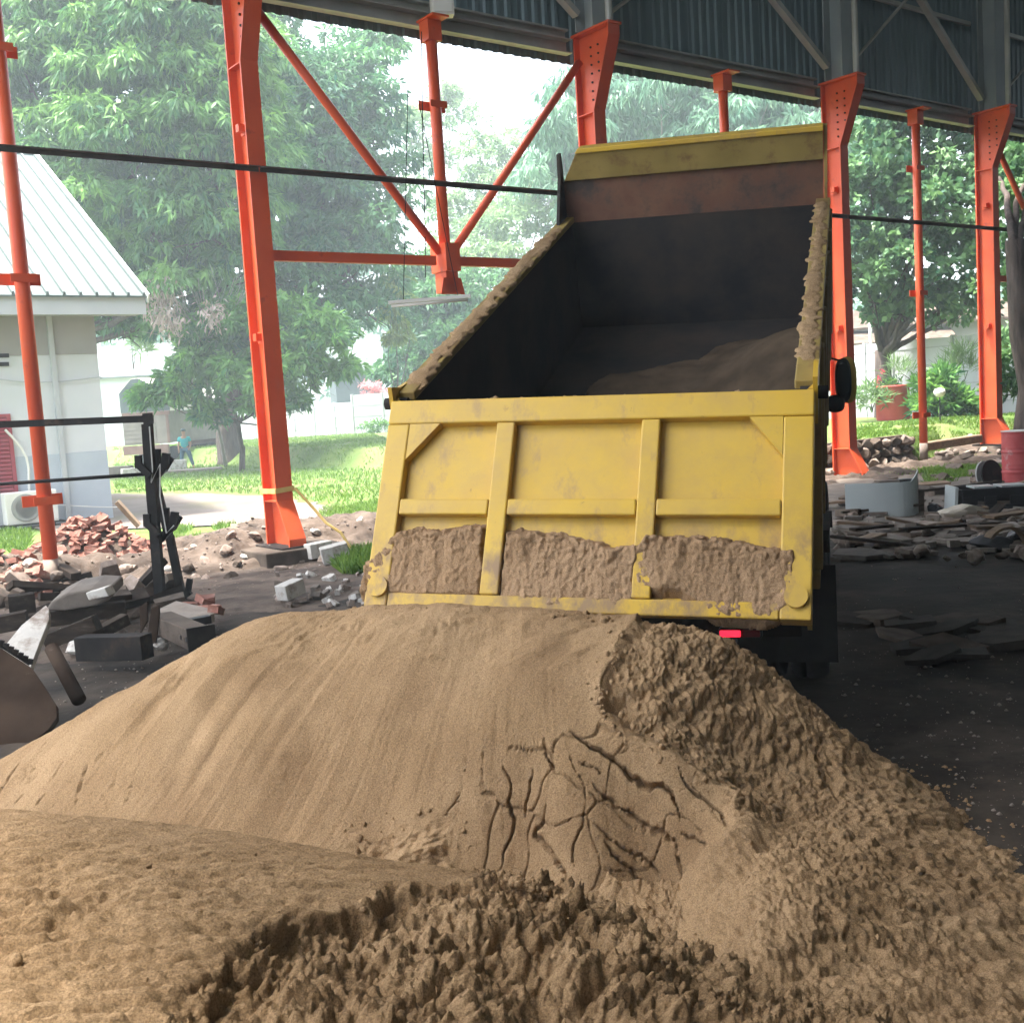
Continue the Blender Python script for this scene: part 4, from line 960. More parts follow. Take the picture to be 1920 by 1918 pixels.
# ---- sand clinging to the tailgate, on the wall tops and left in the bed
def to_world(V): return np.asarray(V) @ Rz + TG          # truck-local to world
def cake(label, u0, u1, v0, v1, topf, botf, thick, seed):
    nx, ny = 170, 110
    U, Vv = np.meshgrid(np.linspace(u0, u1, nx), np.linspace(v0, v1, ny)); U = U.ravel(); Vv = Vv.ravel()
    p = np.stack([U, Vv, np.full(U.size, seed * 1.7)], 1)
    edge = 0.034 * fbm(p * np.array([11, 11, 1]), 5, seed, .65) + 0.012 * clods(p, 0.05, seed + 3)
    mt_ = sstep(-0.004, 0.045, Vv - topf(U) + edge)
    mb = sstep(-0.004, 0.05, botf(U) - Vv + 0.5 * edge)
    ml = sstep(0, 0.03, U - u0 + edge * .6 - .015) * sstep(0, 0.03, u1 - U + edge * .6 - .015)
    run = 0.6 * fbm(np.stack([U * 9, Vv * 2.4, np.full(U.size, seed)], 1), 4, seed + 5, .6) + 0.45 * fbm(p * np.array([16, 11, 1]), 5, seed + 6, .65)
    upper = sstep(0.20, 0.03, Vv - topf(U))
    lump = 0.6 * blocks(p, 0.085, seed + 7) + 0.35 * clods(p, 0.036, seed + 9)
    n_ = thick * (0.74 + 0.36 * run + 0.05 * blocks(p, 0.03, seed + 11)) + upper * 0.034 * lump + 0.006 * fbm(p * 40, 2, seed + 13)
    m = mt_ * mb * ml
    n_ = n_ * m - 0.02 * (m < 0.02)
    P = O_ + U[:, None] * Rb + Vv[:, None] * Td + n_[:, None] * Tn
    Fq = grid_faces(nx, ny); keep = (m > 0.015)[Fq].any(1)
    o = link('clinging_sand', mesh('clinging_sand', to_world(P), Fq[keep], MT['wet_sand'], True))
    return tag(o, label, 'sand', 'slabs of damp sand on the tailgate')
cake('left slab of damp brown sand stuck across the lower tailgate, spilling past its edge', -1.24, -0.50, 0.66, 1.24,
     lambda u: 0.75 + 0.34 * sstep(-1.0, -1.22, u) * .6 - 0.02 * sstep(-.8, -.6, u), lambda u: 1.165 + 0 * u, 0.074, 210)
cake('middle slab of damp brown sand stuck in the lower tailgate between two yellow stiles', -0.44, 0.33, 0.68, 1.28,
     lambda u: 0.765 + 0.07 * sstep(-.2, .2, u), lambda u: 1.21 + 0 * u, 0.076, 230)
cake('right slab of damp brown sand stuck on the lower tailgate, hanging below it', 0.27, 1.12, 0.66, 1.32,
     lambda u: 0.78 + 0.05 * sstep(.6, 1.0, u) + 0.06 * sstep(.36, .28, u), lambda u: 1.11 + 0.13 * sstep(.5, .75, u) - 0.09 * sstep(.95, 1.12, u), 0.080, 250)
def rim_sand(sg, l0, l1, label, wdt, hgt, seed):
    n, k = 260, 14
    L = np.linspace(l0, l1, n); P = []
    for l in L:
        for j in range(k):
            a = math.pi * j / (k - 1)
            P.append((math.cos(a) * wdt, l, math.sin(a) * hgt))
    P = np.array(P); r_ = 0.75 + 0.75 * fbm(P * np.array([14, 11, 14]), 5, seed, .6) + 0.35 * blocks(P, 0.07, seed + 2)
    tap = np.repeat(sstep(0, .12, L - l0) * sstep(0, .12, l1 - L), k)
    Q = O_ + Rb * (sg * 1.125 + P[:, :1] * r_[:, None]) + Bv * P[:, 1:2] + Uv * (0.045 + P[:, 2:] * (r_ * tap)[:, None])
    o = link('rim_sand', mesh('rim_sand', to_world(Q), grid_faces(k, n), MT['sand'], True))
    tag(o, label, 'sand', 'sand left along the bed rims')
rim_sand(-1, 0.12, 4.1, 'crust of sand lying along the sloping left rim of the raised bed', 0.070, 0.024, 310)
rim_sand(1, 0.30, 4.35, 'crust of sand lying along the steep right rim of the raised bed', 0.060, 0.024, 330)
# sand on the tailgate's top edge
def top_crumbs():
    U = rng.uniform(-1.05, 1.0, 110); spots = [to_world(O_ + Rb * u + Td * 0.0 + Tn * rng.uniform(-.05, .04)) for u in U]
    hh = {(round(p[0], 6), round(p[1], 6)): p[2] for p in spots}
    lumps('rim_crumbs', [(p[0], p[1]) for p in spots], lambda x, y: np.array([hh[(round(x, 6), round(y, 6))]]), MT['sand'], None, .006, .022, 44, 0.1)
    bpy.data.objects['rim_crumbs']['label'] = 'crumbs of sand along the top edge of the tailgate'
top_crumbs()
# what is left of the load inside the bed
def load_h(s, l):
    ridge = 0.10 * np.exp(-((l - 2.75 + .5 * sstep(0.2, -1.1, s)) / 0.62) ** 2) * sstep(-1.05, -.35, s)
    right = 0.30 * sstep(0.10, 1.05, s) * sstep(4.1, 3.0, l) * sstep(0.8, 1.9, l)
    hollow = 0.50 * np.exp(-((s - 0.25) / 0.70) ** 2 - ((l - 1.15) / 1.0) ** 2)
    return ridge + right - hollow
S, L = np.meshgrid(np.linspace(-1.095, 1.095, 150), np.linspace(0.15, 4.3, 190)); S = S.ravel(); L = L.ravel()
hh = load_h(S, L); pp = np.stack([S, L, hh], 1)
hh = hh + 0.03 * fbm(pp * 2.5, 4, 401) + 0.006 * clods(pp, 0.07, 403)
hh = np.where(hh < 0.035, -0.02, hh)
P = O_ + S[:, None] * Rb + L[:, None] * Bv + (hh - 1.0)[:, None] * Uv
Fq = grid_faces(150, 190); Fq = Fq[(hh > 0)[Fq].any(1)]
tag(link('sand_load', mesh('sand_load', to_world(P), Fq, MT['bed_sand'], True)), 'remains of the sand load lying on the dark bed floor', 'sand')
# dark stain-free corner lump of sand on the tailgate's right end

# ================================================================== VEGETATION
def leaf_mesh(name, P, Dr, Lg, Wd, tint, m, parent=None):
    n = len(P); Dr = nrm(Dr)
    sdv = nrm(np.cross(Dr, nrm(rng.normal(size=(n, 3)) + np.array([0, 0, 0.6]))))
    a = P; b = P + Dr * (Lg * .45)[:, None] + sdv * (Wd / 2)[:, None]; d = P + Dr * (Lg * .45)[:, None] - sdv * (Wd / 2)[:, None]
    c = P + Dr * Lg[:, None] - np.array([0, 0, 1]) * (Lg * .12)[:, None]
    V = np.stack([a, b, c, d], 1).reshape(-1, 3)
    me = mesh(name, V, np.arange(4 * n).reshape(n, 4), m)
    at = me.attributes.new('tint', 'FLOAT', 'POINT'); at.data.foreach_set('value', np.repeat(np.clip(tint, 0, 1), 4).astype(np.float32))
    return link(name, me, parent)
def usphere(n):
    return nrm(rng.normal(size=(n, 3)))
def crown_leaves(blobs, per, sub, k, Lg, Wd, droop, young=0.35, tightness=1.0):
    """blobs (centre, radii): sub clumps sit on each blob, leaf tufts on each sub clump's upper side"""
    PP, DD, TT_ = [], [], []
    for (c, r_) in blobs:
        c = np.array(c, float); r_ = np.array(r_ if hasattr(r_, '__len__') else (r_, r_, r_), float)
        ns = max(4, int(sub * (r_.mean() ** 2)))
        u = usphere(ns); u[:, 2] = np.where(u[:, 2] < -0.55, -u[:, 2], u[:, 2])
        sc_ = rng.uniform(0.55, 1.02, ns)[:, None]
        cc = c + u * r_ * sc_
        rad = rng.uniform(0.7, 1.35, ns) * tightness
        shade = rng.normal(0, 0.13, ns)
        nt = max(5, int(per))
        v = usphere(ns * nt); v[:, 2] = np.where(v[:, 2] < -0.25, -v[:, 2], v[:, 2])
        rr = np.repeat(rad, nt) * rng.uniform(0.6, 1.0, ns * nt)
        tp_ = np.repeat(cc, nt, 0) + v * rr[:, None] * np.array([1, 1, 0.72])
        tn = v
        n = len(tp_)
        d = np.repeat(tn, k, 0) * 0.6 + rng.normal(0, 0.55, (n * k, 3)) + np.array([0, 0, -droop])
        PP.append(np.repeat(tp_, k, 0) + rng.normal(0, .05, (n * k, 3))); DD.append(d)
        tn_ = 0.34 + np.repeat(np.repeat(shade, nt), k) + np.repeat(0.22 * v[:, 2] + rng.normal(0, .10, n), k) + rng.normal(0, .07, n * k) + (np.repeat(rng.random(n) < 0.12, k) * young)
        TT_.append(tn_)
    P = np.concatenate(PP); D2 = np.concatenate(DD); T2 = np.concatenate(TT_); n = len(P)
    return P, D2, Lg * rng.uniform(.7, 1.25, n), Wd * rng.uniform(.8, 1.2, n), T2
def limb(pts, r0, r1, n=8, wob=0.15):
    pts = [np.array(p, float) for p in pts]; Q = []
    for i in range(len(pts) - 1):
        for u in np.linspace(0, 1, 5)[:-1]:
            Q.append(pts[i] * (1 - u) + pts[i + 1] * u + rng.normal(0, wob, 3) * (0.3 if i == 0 and u == 0 else 1) * r0)
    Q.append(pts[-1]); k = len(Q)
    return path_tube(Q, [r0 + (r1 - r0) * (i / (k - 1)) ** 0.8 for i in range(k)], n)
def tree(label, base, trunk_h, r0, blobs, leafm, per=26, sub=2.0, k=6, Lg=.3, Wd=.07, droop=.7, bark='bark', group=None, flare=1.7, young=.35, tightness=1.0, name='tree', lean=(0, 0)):
    base = np.array(base, float)
    t = thing(name, label, 'tree', base, 0, group)
    top = np.array([lean[0], lean[1], trunk_h])
    prof = [np.array([0, 0, -.2]), np.array([0, 0, .25]), np.array([0, 0, .9]), top * .5, top]
    V, Fc = path_tube([p + np.r_[rng.normal(0, .03, 2), 0] for p in prof], [r0 * flare, r0 * (1 + (flare - 1) * .5), r0 * 1.08, r0, r0 * .8], 14)
    tr = part('trunk', (V, Fc), MT[bark], t, True)
    loc = [(np.array(c, float) - base, r_) for c, r_ in blobs]
    br = []
    for c, r_ in loc:
        mid = top * .55 + c * .45 + rng.normal(0, .3, 3)
        br.append(limb([top * .93, mid, c], r0 * .42, r0 * .12, 7))
        rm = r_ if not hasattr(r_, '__len__') else min(r_)
        for _ in range(5):
            br.append(limb([c, c + usphere(1)[0] * rm * .9], r0 * .10, r0 * .03, 5))
    part('limbs', join(*br), MT[bark], tr, True)
    P, Dr, L1, W1, T1 = crown_leaves(loc, per, sub, k, Lg, Wd, droop, young, tightness)
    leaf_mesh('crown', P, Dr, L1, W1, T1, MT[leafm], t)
    return t
def B(x, y, Y, r, ry=None, rz=None):       # a crown blob seen at a picture point, at distance Y
    return (AT(x, y, Y), (r, ry or r, rz or r))
gb = lambda x, y: G(x, y)
# the huge mango behind the white building
ml = AT(90, 800, 46.0); ml[2] = 0.0
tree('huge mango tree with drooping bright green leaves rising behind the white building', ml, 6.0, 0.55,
     [B(60, 60, 44, 2.6), B(180, 90, 43, 2.8), B(310, 80, 42, 2.8), B(400, 120, 43, 2.5), B(80, 210, 43, 2.8), B(230, 210, 42, 2.9), B(370, 230, 42, 2.7), B(120, 330, 43, 2.4), B(250, 330, 41.5, 2.6), B(400, 340, 42, 2.5),
      B(280, 450, 41.5, 2.2), B(400, 450, 42, 2.2), B(200, 460, 44, 2.0), B(330, 530, 42, 1.6), B(230, 20, 45, 2.6), B(-60, 160, 45, 3.0), B(430, 40, 45, 2.0), B(215, 590, 46, 1.3), B(240, 630, 47, .8), B(180, 540, 45, 1.6), B(260, 560, 44.5, 1.5), B(340, 600, 44, 1.2), B(420, 540, 43, 1.7), B(450, 280, 43, 2.2), B(150, 420, 44, 2.0)],
     'mango', per=30, sub=4.6, k=7, Lg=.46, Wd=.10, droop=.95, group='trees beyond the shed')
# the darker tree whose stout trunk stands on the lawn
tb = gb(432, 873)
tree('dark leafy tree with a stout flared trunk standing on the lawn', tb, 2.6, 0.46,
     [B(560, 200, 50, 2.6), B(660, 180, 51, 2.2), B(690, 110, 53, 1.5), B(600, 320, 50, 2.8), B(700, 290, 52, 2.0), B(540, 430, 50, 2.4), B(640, 430, 50, 2.4), B(560, 540, 49, 2.0), B(660, 520, 50, 1.8), B(470, 590, 49, 1.6), B(620, 610, 49, 1.5), B(500, 130, 52, 2.0), B(540, 60, 53, 1.4), B(720, 380, 51, 1.6), B(620, 250, 50, 2.4), B(680, 470, 50, 1.7), B(600, 480, 49.5, 2.0), B(690, 590, 50, 1.2), B(480, 300, 51, 2.4), B(480, 480, 50, 2.0)],
     'dark_leaf', per=28, sub=4.0, k=6, Lg=.44, Wd=.13, droop=.6, flare=1.55, group='trees beyond the shed')
# its low, near skirt of brighter leaves
lt = AT(452, 840, 43.0); lt[2] = 0
tree('young bright green tree spreading low in front of the stout trunk', lt, 2.0, 0.10,
     [B(390, 660, 42, 1.1), B(450, 630, 42, 1.2), B(530, 620, 42, 1.2), B(600, 650, 42, 1.1), B(360, 720, 42, .9), B(430, 715, 41.5, 1.0), B(510, 700, 41.5, 1.1), B(590, 720, 42, 1.0), B(640, 710, 42.5, .7), B(320, 755, 42, .45), B(395, 780, 42, .5), B(480, 765, 42, .7), B(560, 770, 42, .6), B(420, 590, 43, .8), B(290, 748, 42, .3)],
     'low_leaf', per=26, sub=9.0, k=6, Lg=.38, Wd=.12, droop=.55, tightness=.62, group='trees beyond the shed', flare=1.3)
# bare twiggy tree with dry leaf bunches
bt = AT(424, 872, 47.0); bt[2] = 0
bare = thing('bare_tree', 'leafless grey twiggy tree with dry pinkish leaf bunches beside the white roof', 'tree', bt, 0)
br = []; tips = []
root0 = np.array([0, 0, 0.0]); fork = AT(385, 690, 44.5) - bt
br.append(limb([root0, fork * .5, fork], .09, .06, 7))
for x, y in ((300, 540), (330, 560), (380, 540), (440, 520), (320, 600), (300, 590), (400, 575), (470, 535), (360, 610), (390, 640), (345, 570)):
    e = AT(x, y, 40.5 + rng.normal(0, .5)) - bt
    br.append(limb([fork, fork * .5 + e * .5 + rng.normal(0, .2, 3), e], .05, .012, 5, .6)); tips.append(e)
    for _ in range(7):
        q = fork * .35 + e * .65; br.append(limb([q, e + rng.normal(0, .5, 3)], .016, .006, 4, 1.0))
part('trunk', join(*br), MT['pale_bark'], bare, True)
P = np.concatenate([np.repeat(np.array([t_]), 120, 0) + rng.normal(0, .26, (120, 3)) for t_ in (tips[0], tips[4], tips[5], AT(400, 590, 40.3) - bt, AT(305, 560, 40.4) - bt)])
leaf_mesh('dry_leaves', P, rng.normal(0, .5, (len(P), 3)) + np.array([0, 0, -.8]), rng.uniform(.18, .34, len(P)), rng.uniform(.06, .1, len(P)), rng.random(len(P)), MT['dead_leaf'], bare)
# pale hazy trees in the middle distance
for lab, bx_, by_, Yd, bl in (
    ('tall thin pale tree with an open crown against the white sky', 812, 800, 78, [(800, 250, 1.9), (850, 210, 1.6), (770, 240, 1.3), (880, 230, 1.2), (810, 330, 1.8), (840, 190, 1.0)]),
    ('pale feathery tree right of the hanging gusset', 905, 800, 74, [(900, 310, 1.8), (950, 290, 1.4), (880, 380, 2.2), (940, 380, 2.0), (900, 450, 2.2), (965, 330, 1.1), (850, 420, 1.8)]),
    ('yellowish pale tree half hidden by the left rim of the bed', 970, 800, 66, [(930, 460, 2.2), (990, 430, 2.2), (1030, 380, 2.2), (960, 520, 2.0), (870, 520, 2.0), (1000, 340, 1.3), (1050, 440, 2.0)])):
    b0 = AT(bx_, by_, Yd); b0[2] = 0
    tree(lab, b0, 7.0, .22, [B(x, y, Yd + rng.normal(0, 1), r_) for x, y, r_ in bl], 'pale_leaf', per=20, sub=3.2, k=5, Lg=.46, Wd=.14, droop=.25, bark='pale_bark', group='trees beyond the shed', flare=1.2, tightness=.8)
t_ = gb(800, 860)
tree('mid green bushy tree behind the fence left of the truck bed', AT(800, 820, 60) * np.array([1, 1, 0]), 2.2, .2,
     [B(770, 600, 58, 1.8), B(830, 590, 58, 1.8), B(760, 680, 57, 1.5), B(830, 660, 57, 1.7), B(800, 530, 60, 1.7), B(900, 560, 59, 1.6), B(870, 620, 58, 1.6), B(790, 720, 57, 1.1)],
     'dark_leaf', per=26, sub=4.0, k=6, Lg=.42, Wd=.14, droop=.5, group='trees beyond the shed', flare=1.2, young=.5)
cl = AT(745, 740, 52) * np.array([1, 1, 0])
tree('narrow yellow green climber hanging down beside the dark tree', cl, 2.5, .07,
     [B(745, 560, 52, .55), B(735, 600, 52, .5), B(745, 530, 52, .45), B(750, 640, 52, .45), B(735, 570, 52, .4)], 'yellow_leaf', per=26, sub=14, k=5, Lg=.3, Wd=.1, droop=.9, tightness=.5, flare=1.2, name='climber')
# weeping pale trees above the truck bed
for lab, xs, Yd in (('weeping pale green tree above the raised headboard', [(1180, 200), (1240, 190), (1300, 220), (1210, 260), (1130, 270), (1160, 330), (1080, 290), (1060, 350), (1180, 150), (1100, 220)], 58),
                    ('grey green weeping tree behind the slim orange post', [(1370, 220), (1440, 210), (1500, 250), (1410, 270), (1340, 270), (1480, 180), (1560, 230), (1390, 180), (1600, 240), (1590, 300)], 56)):
    b0 = AT(xs[0][0] + 60, 760, Yd) * np.array([1, 1, 0])
    tree(lab, b0, 7.0, .3, [B(x, y, Yd + rng.normal(0, 1), 2.3) for x, y in xs], 'weeping_leaf', per=24, sub=3.2, k=7, Lg=.6, Wd=.12, droop=1.5, bark='pale_bark', group='trees beyond the shed', flare=1.2)
# round-leafed tree right of the truck
rb0 = AT(1655, 700, 38) * np.array([1, 1, 0])
tree('rounded broad leaf tree filling the bay right of the truck', rb0, 3.0, .3,
     [B(1660, 300, 36, 1.5), B(1740, 290, 36, 1.5), B(1800, 330, 36, 1.4), B(1640, 400, 35.5, 1.5), B(1730, 400, 35, 1.6), B(1810, 420, 35.5, 1.4), B(1620, 500, 35.5, 1.2), B(1700, 500, 35, 1.4), B(1790, 510, 35, 1.4), B(1640, 570, 36, .9), B(1760, 580, 35.5, .9), B(1810, 580, 36, .8), B(1690, 590, 36, .8), B(1900, 380, 36, 1.2)],
     'round_leaf', per=28, sub=6.0, k=6, Lg=.25, Wd=.17, droop=.35, group='trees beyond the shed', tightness=.8)
rt = G(1935, 800, .72)
tree('dark stemmed tree at the right edge of the yard', rt, 4.2, .28,
     [B(1900, 420, 30, 1.0), B(1960, 380, 30, 1.3), B(1905, 520, 30, .7), B(1925, 470, 30, .9), B(1940, 300, 31, 1.2), B(1870, 320, 32, .9), B(1912, 735, 27, .35), B(1925, 690, 27, .3), B(1905, 650, 29, .4)],
     'round_leaf', per=24, sub=6.0, k=6, Lg=.22, Wd=.12, droop=.4, group='trees beyond the shed', tightness=.6, lean=(-.35, 0))
# far wood closing the view
P, Dr, L1, W1, T1 = crown_leaves([(AT(x, 700 + rng.normal(0, 15), 100 + rng.normal(0, 4)), (5.5, 4, 4.5)) for x in range(-100, 2100, 110)] + [(AT(x, 590 + rng.normal(0, 25), 104), (5, 4, 4.5)) for x in range(700, 2100, 130)], 14, 1.1, 5, .8, .3, .4)
tag(leaf_mesh('far_wood', P, Dr, L1, W1, T1, MT['weeping_leaf']), kind='stuff')
# shrubs
def shrub(label, base, blobs, leafm, Lg=.22, Wd=.07, droop=.2, sub=20, per=16, name='shrub', group='shrubs along the fence', tightness=.3):
    base = np.array(base, float)
    t = thing(name, label, 'shrub', base, 0, group)
    loc = [(np.array(c) - base, r_) for c, r_ in blobs]
    part('stems', join(*[limb([(0, 0, -.05), c * .6, c], .025, .01, 5) for c, r_ in loc]), MT['bark'], t, True)
    P, Dr, L1, W1, T1 = crown_leaves(loc, per, sub, 5, Lg, Wd, droop, .4, tightness)
    leaf_mesh('foliage', P, Dr, L1, W1, T1, MT[leafm], t)
    return t
g_ = lambda x, y, Y: AT(x, y, Y)
shrub('low dark bush at the foot of the far fence panel', g_(705, 826, 64), [B(690, 812, 64, .45), B(715, 808, 64, .5), B(735, 815, 64, .4)], 'low_leaf')
shrub('pink flowering bush over the top of the far fence', g_(700, 800, 67), [B(690, 735, 67, .5), B(712, 728, 67, .45), B(722, 745, 67, .4)], 'pink_flower', sub=14)
shrub('tall upright green plant between the slim post and the orange column', g_(1755, 781, 33), [B(1740, 735, 33, .3), B(1765, 720, 33, .3), B(1780, 740, 33, .35), B(1755, 765, 33, .3), B(1790, 765, 33, .3), B(1735, 765, 33, .25)], 'low_leaf', Lg=.38, Wd=.09, droop=-.4, sub=26)
shrub('low green ground plants along the fence by the orange column', g_(1815, 783, 33), [B(1805, 770, 33, .25), B(1825, 772, 33, .25), B(1840, 775, 33, .2)], 'low_leaf', sub=30)
shrub('thin reedy stems standing above the planter', g_(1790, 770, 34), [B(1780, 690, 34, .22), B(1815, 695, 34, .2), B(1690, 700, 33.5, .18), B(1800, 670, 34, .15)], 'pale_leaf', Lg=.5, Wd=.025, droop=-.9, sub=30, per=8)
shrub('spray of thin leaves leaning by the fence left of the planter', g_(1635, 770, 34), [B(1632, 745, 34, .2), B(1640, 755, 34, .18)], 'pale_leaf', Lg=.35, Wd=.05, droop=-.2, sub=34, per=10)
shrub('spiky white flowering plant between white building and dark tree', g_(250, 690, 52), [B(245, 620, 52, .5), B(255, 650, 52, .5)], 'pale_leaf', Lg=.6, Wd=.08, droop=-.4, sub=12, per=10)
# grass: blades where they can be seen
def grass_patch(name, poly, n, Lg, Wd, seed):
    pts = np.array(poly)[:, :2]; lo, hi = pts.min(0), pts.max(0); rg = np.random.default_rng(seed)
    q = rg.uniform(lo, hi, (n * 3, 2)); q = q[inside(q, poly)][:n]
    nn = fbm(np.c_[q * .9, np.zeros(len(q))], 3, seed); q = q[nn > -0.25]
    z = terrain(q[:, 0], q[:, 1]) + 0.05 * fbm(np.c_[q, np.zeros(len(q))] * 0.5, 3, 8) - 0.02
    P = np.c_[q, np.maximum(z, z * 0 - .02)]; m = len(P)
    o = leaf_mesh(name, P, rg.normal(0, .45, (m, 3)) * np.array([1, 1, .2]) + np.array([0, 0, 1.0]), Lg * rg.uniform(.5, 1.3, m), np.full(m, Wd), rg.random(m), MT['grass'])
    return tag(o, kind='stuff')
xy2 = lambda L, z=0: [tuple(G(x, y, z)[:2]) for x, y in L]
grass_patch('grass', xy2([(215, 862), (700, 836), (735, 860), (735, 930), (640, 950), (520, 930), (400, 922), (215, 926)]), 26000, .16, .035, 61)
grass_patch('grass', xy2([(330, 990), (430, 985), (520, 1000), (600, 1050), (500, 1020), (400, 1010), (320, 1010)]), 5000, .16, .02, 62)
grass_patch('grass', xy2([(600, 955), (735, 935), (725, 1050), (660, 1060), (600, 1030)]), 7000, .13, .02, 63)
grass_patch('grass', xy2([(625, 1045), (700, 1040), (705, 1078), (640, 1078)]), 2600, .22, .025, 64)
grass_patch('grass', xy2([(0, 1000), (60, 1003), (50, 1040), (0, 1040)]), 2500, .2, .025, 65)
grass_patch('grass', xy2([(1590, 800), (1920, 775), (1920, 815), (1600, 832)], .72), 16000, .12, .03, 66)
grass_patch('grass', xy2([(1725, 838), (1840, 820), (1845, 850), (1735, 868)], .45), 5000, .14, .02, 67)

# ================================================================== WHITE BUILDING ON THE LEFT
bc = G(213, 972)                                   # right-hand corner of the wall at the ground
bld = thing('white_building', 'white rendered building with a pale ribbed metal roof and blue-grey wall base', 'building', bc, ANG)
# local axes: x along the wall to the right, y away from the viewer
WL, WD_ = 12.0, 14.0
EZ = 4.55
part('wall_base', box((-WL / 2, .11, .75), (WL, .22, 1.5)), MT['blue_wall'], bld)
part('wall', box((-WL / 2, .12, 2.55), (WL, .20, 2.1 - .004)), MT['white_wall'], bld)
part('wall_band', box((-WL / 2, .11, 4.06), (WL, .22, .92)), MT['beige_wall'], bld)
part('side_wall', box((-.11, WD_ / 2 + .23, 2.3), (.2, WD_, 4.5)), MT['white_wall'], bld)
part('pilaster', box((-.95, -.04, 2.25), (.10, .08, 4.5)), MT['grey_wall'], bld)
part('pilaster', box((-2.32, -.04, 2.25), (.10, .08, 4.5)), MT['grey_wall'], bld)
part('fascia', box((-WL / 2 + .45, -.70, 4.55), (WL + .9, .04, .36)), MT['grey_wall'], bld)
part('soffit', box((-WL / 2 + .45, -.34, 4.42), (WL + .9, .66, .03)), MT['beige_wall'], bld)
rz_ = (9.35 - 4.75) / 7.6
rf = part('roof', hexa([(-WL, -.78, 4.72), (.92, -.78, 4.72), (.92, 6.9, 4.72 + rz_ * 7.68), (-WL, 6.9, 4.72 + rz_ * 7.68), (-WL, -.78, 4.76), (.92, -.78, 4.76), (.92, 6.9, 4.76 + rz_ * 7.68), (-WL, 6.9, 4.76 + rz_ * 7.68)]), MT['white_roof'], bld)
part('back_slope', hexa([(-WL, 14.6, 4.72), (.92, 14.6, 4.72), (.92, 6.905, 4.72 + rz_ * 7.68), (-WL, 6.905, 4.72 + rz_ * 7.68), (-WL, 14.6, 4.76), (.92, 14.6, 4.76), (.92, 6.905, 4.76 + rz_ * 7.68), (-WL, 6.905, 4.76 + rz_ * 7.68)]), MT['white_roof'], rf)
rm = mesh('rib', *hexa([(-.03, -.79, 4.762), (.03, -.79, 4.762), (.03, 6.88, 4.762 + rz_ * 7.67), (-.03, 6.88, 4.762 + rz_ * 7.67), (-.022, -.79, 4.83), (.022, -.79, 4.83), (.022, 6.88, 4.83 + rz_ * 7.67), (-.022, 6.88, 4.83 + rz_ * 7.67)]), MT['white_roof'])
for k in range(28):
    link('rib', rm, rf).location = (.86 - k * .33, 0, 0)
part('ridge_cap', beam((-WL, 6.9, 4.80 + rz_ * 7.68), (.95, 6.9, 4.80 + rz_ * 7.68), .5, .05), MT['white_roof'], rf)
part('rake_trim', beam((.945, -.8, 4.70), (.945, 6.9, 4.72 + rz_ * 7.68), .04, .2), MT['white_wall'], rf)
part('gable', prism([(.2, 4.55), (13.8, 4.55), (6.9, 4.60 + rz_ * 6.7)], -.21, -.03, lambda a, b, c: np.array([c, a, b])), MT['white_wall'], bld)
# louvred maroon shutter, vents, cables, drain pipe on the wall
inv = rotm(rz=-ANG)
def bl(x, y, off=0.0):                              # picture point -> local point on the wall plane
    d = ray(x, y); o_ = np.array([0, 0, CAMZ]); n_ = N_
    tt_ = ((bc - o_) @ n_ - off) / (d @ n_)
    return inv @ (o_ + d * tt_ - bc)
a_ = bl(-60, 780); b_ = bl(34, 925)
x0, x1, z0, z1 = a_[0], b_[0], b_[2], a_[2]
sh = part('shutter', join(box(((x0 + x1) / 2, -.02, z1 - .03), (x1 - x0, .06, .06)), box(((x0 + x1) / 2, -.02, z0 + .03), (x1 - x0, .06, .06)), box((x0 + .04, -.02, (z0 + z1) / 2), (.08, .06, z1 - z0 - .122)), box((x1 - .04, -.02, (z0 + z1) / 2), (.08, .06, z1 - z0 - .122))), MT['maroon'], bld)
part('backing', box(((x0 + x1) / 2, -.004, (z0 + z1) / 2), (x1 - x0 - .16, .004, z1 - z0 - .12)), MT['maroon'], sh)
sm = mesh('slat', *move(box((0, 0, 0), (x1 - x0 - .17, .012, .07)), (0, 0, 0), rotm(rx=R(-35))), MT['maroon'])
for z in np.arange(z0 + .11, z1 - .1, .085):
    link('slat', sm, sh).location = ((x0 + x1) / 2, -.025, z)
for y in (667, 683):
    p = bl(10, y); part('air_slot', box((p[0] - .14, -.006, p[2]), (.42, .012, .085)), MT['black'], bld)
def cable(pts, m, lab, off=.03, r_=.012):
    W3 = [bc + rotm(rz=ANG) @ (bl(x, y) + np.array([0, -off, 0])) for x, y in pts]
    return solo('wall_cable', path_tube(W3, r_, 5), MT[m], lab, 'cable')
cable([(-20, 709), (20, 714), (50, 717), (90, 717), (130, 714), (190, 707)], 'grey_wall', 'thin cable sagging across the white wall')
cable([(90, 945), (150, 949), (200, 951), (230, 950)], 'white', 'thin pale pipe running low along the blue-grey wall base', .06, .012)
cable([(8, 806), (20, 818), (38, 840), (48, 858), (52, 880), (53, 925)], 'white', 'white pipe bending down beside the maroon shutter', .08, .028)
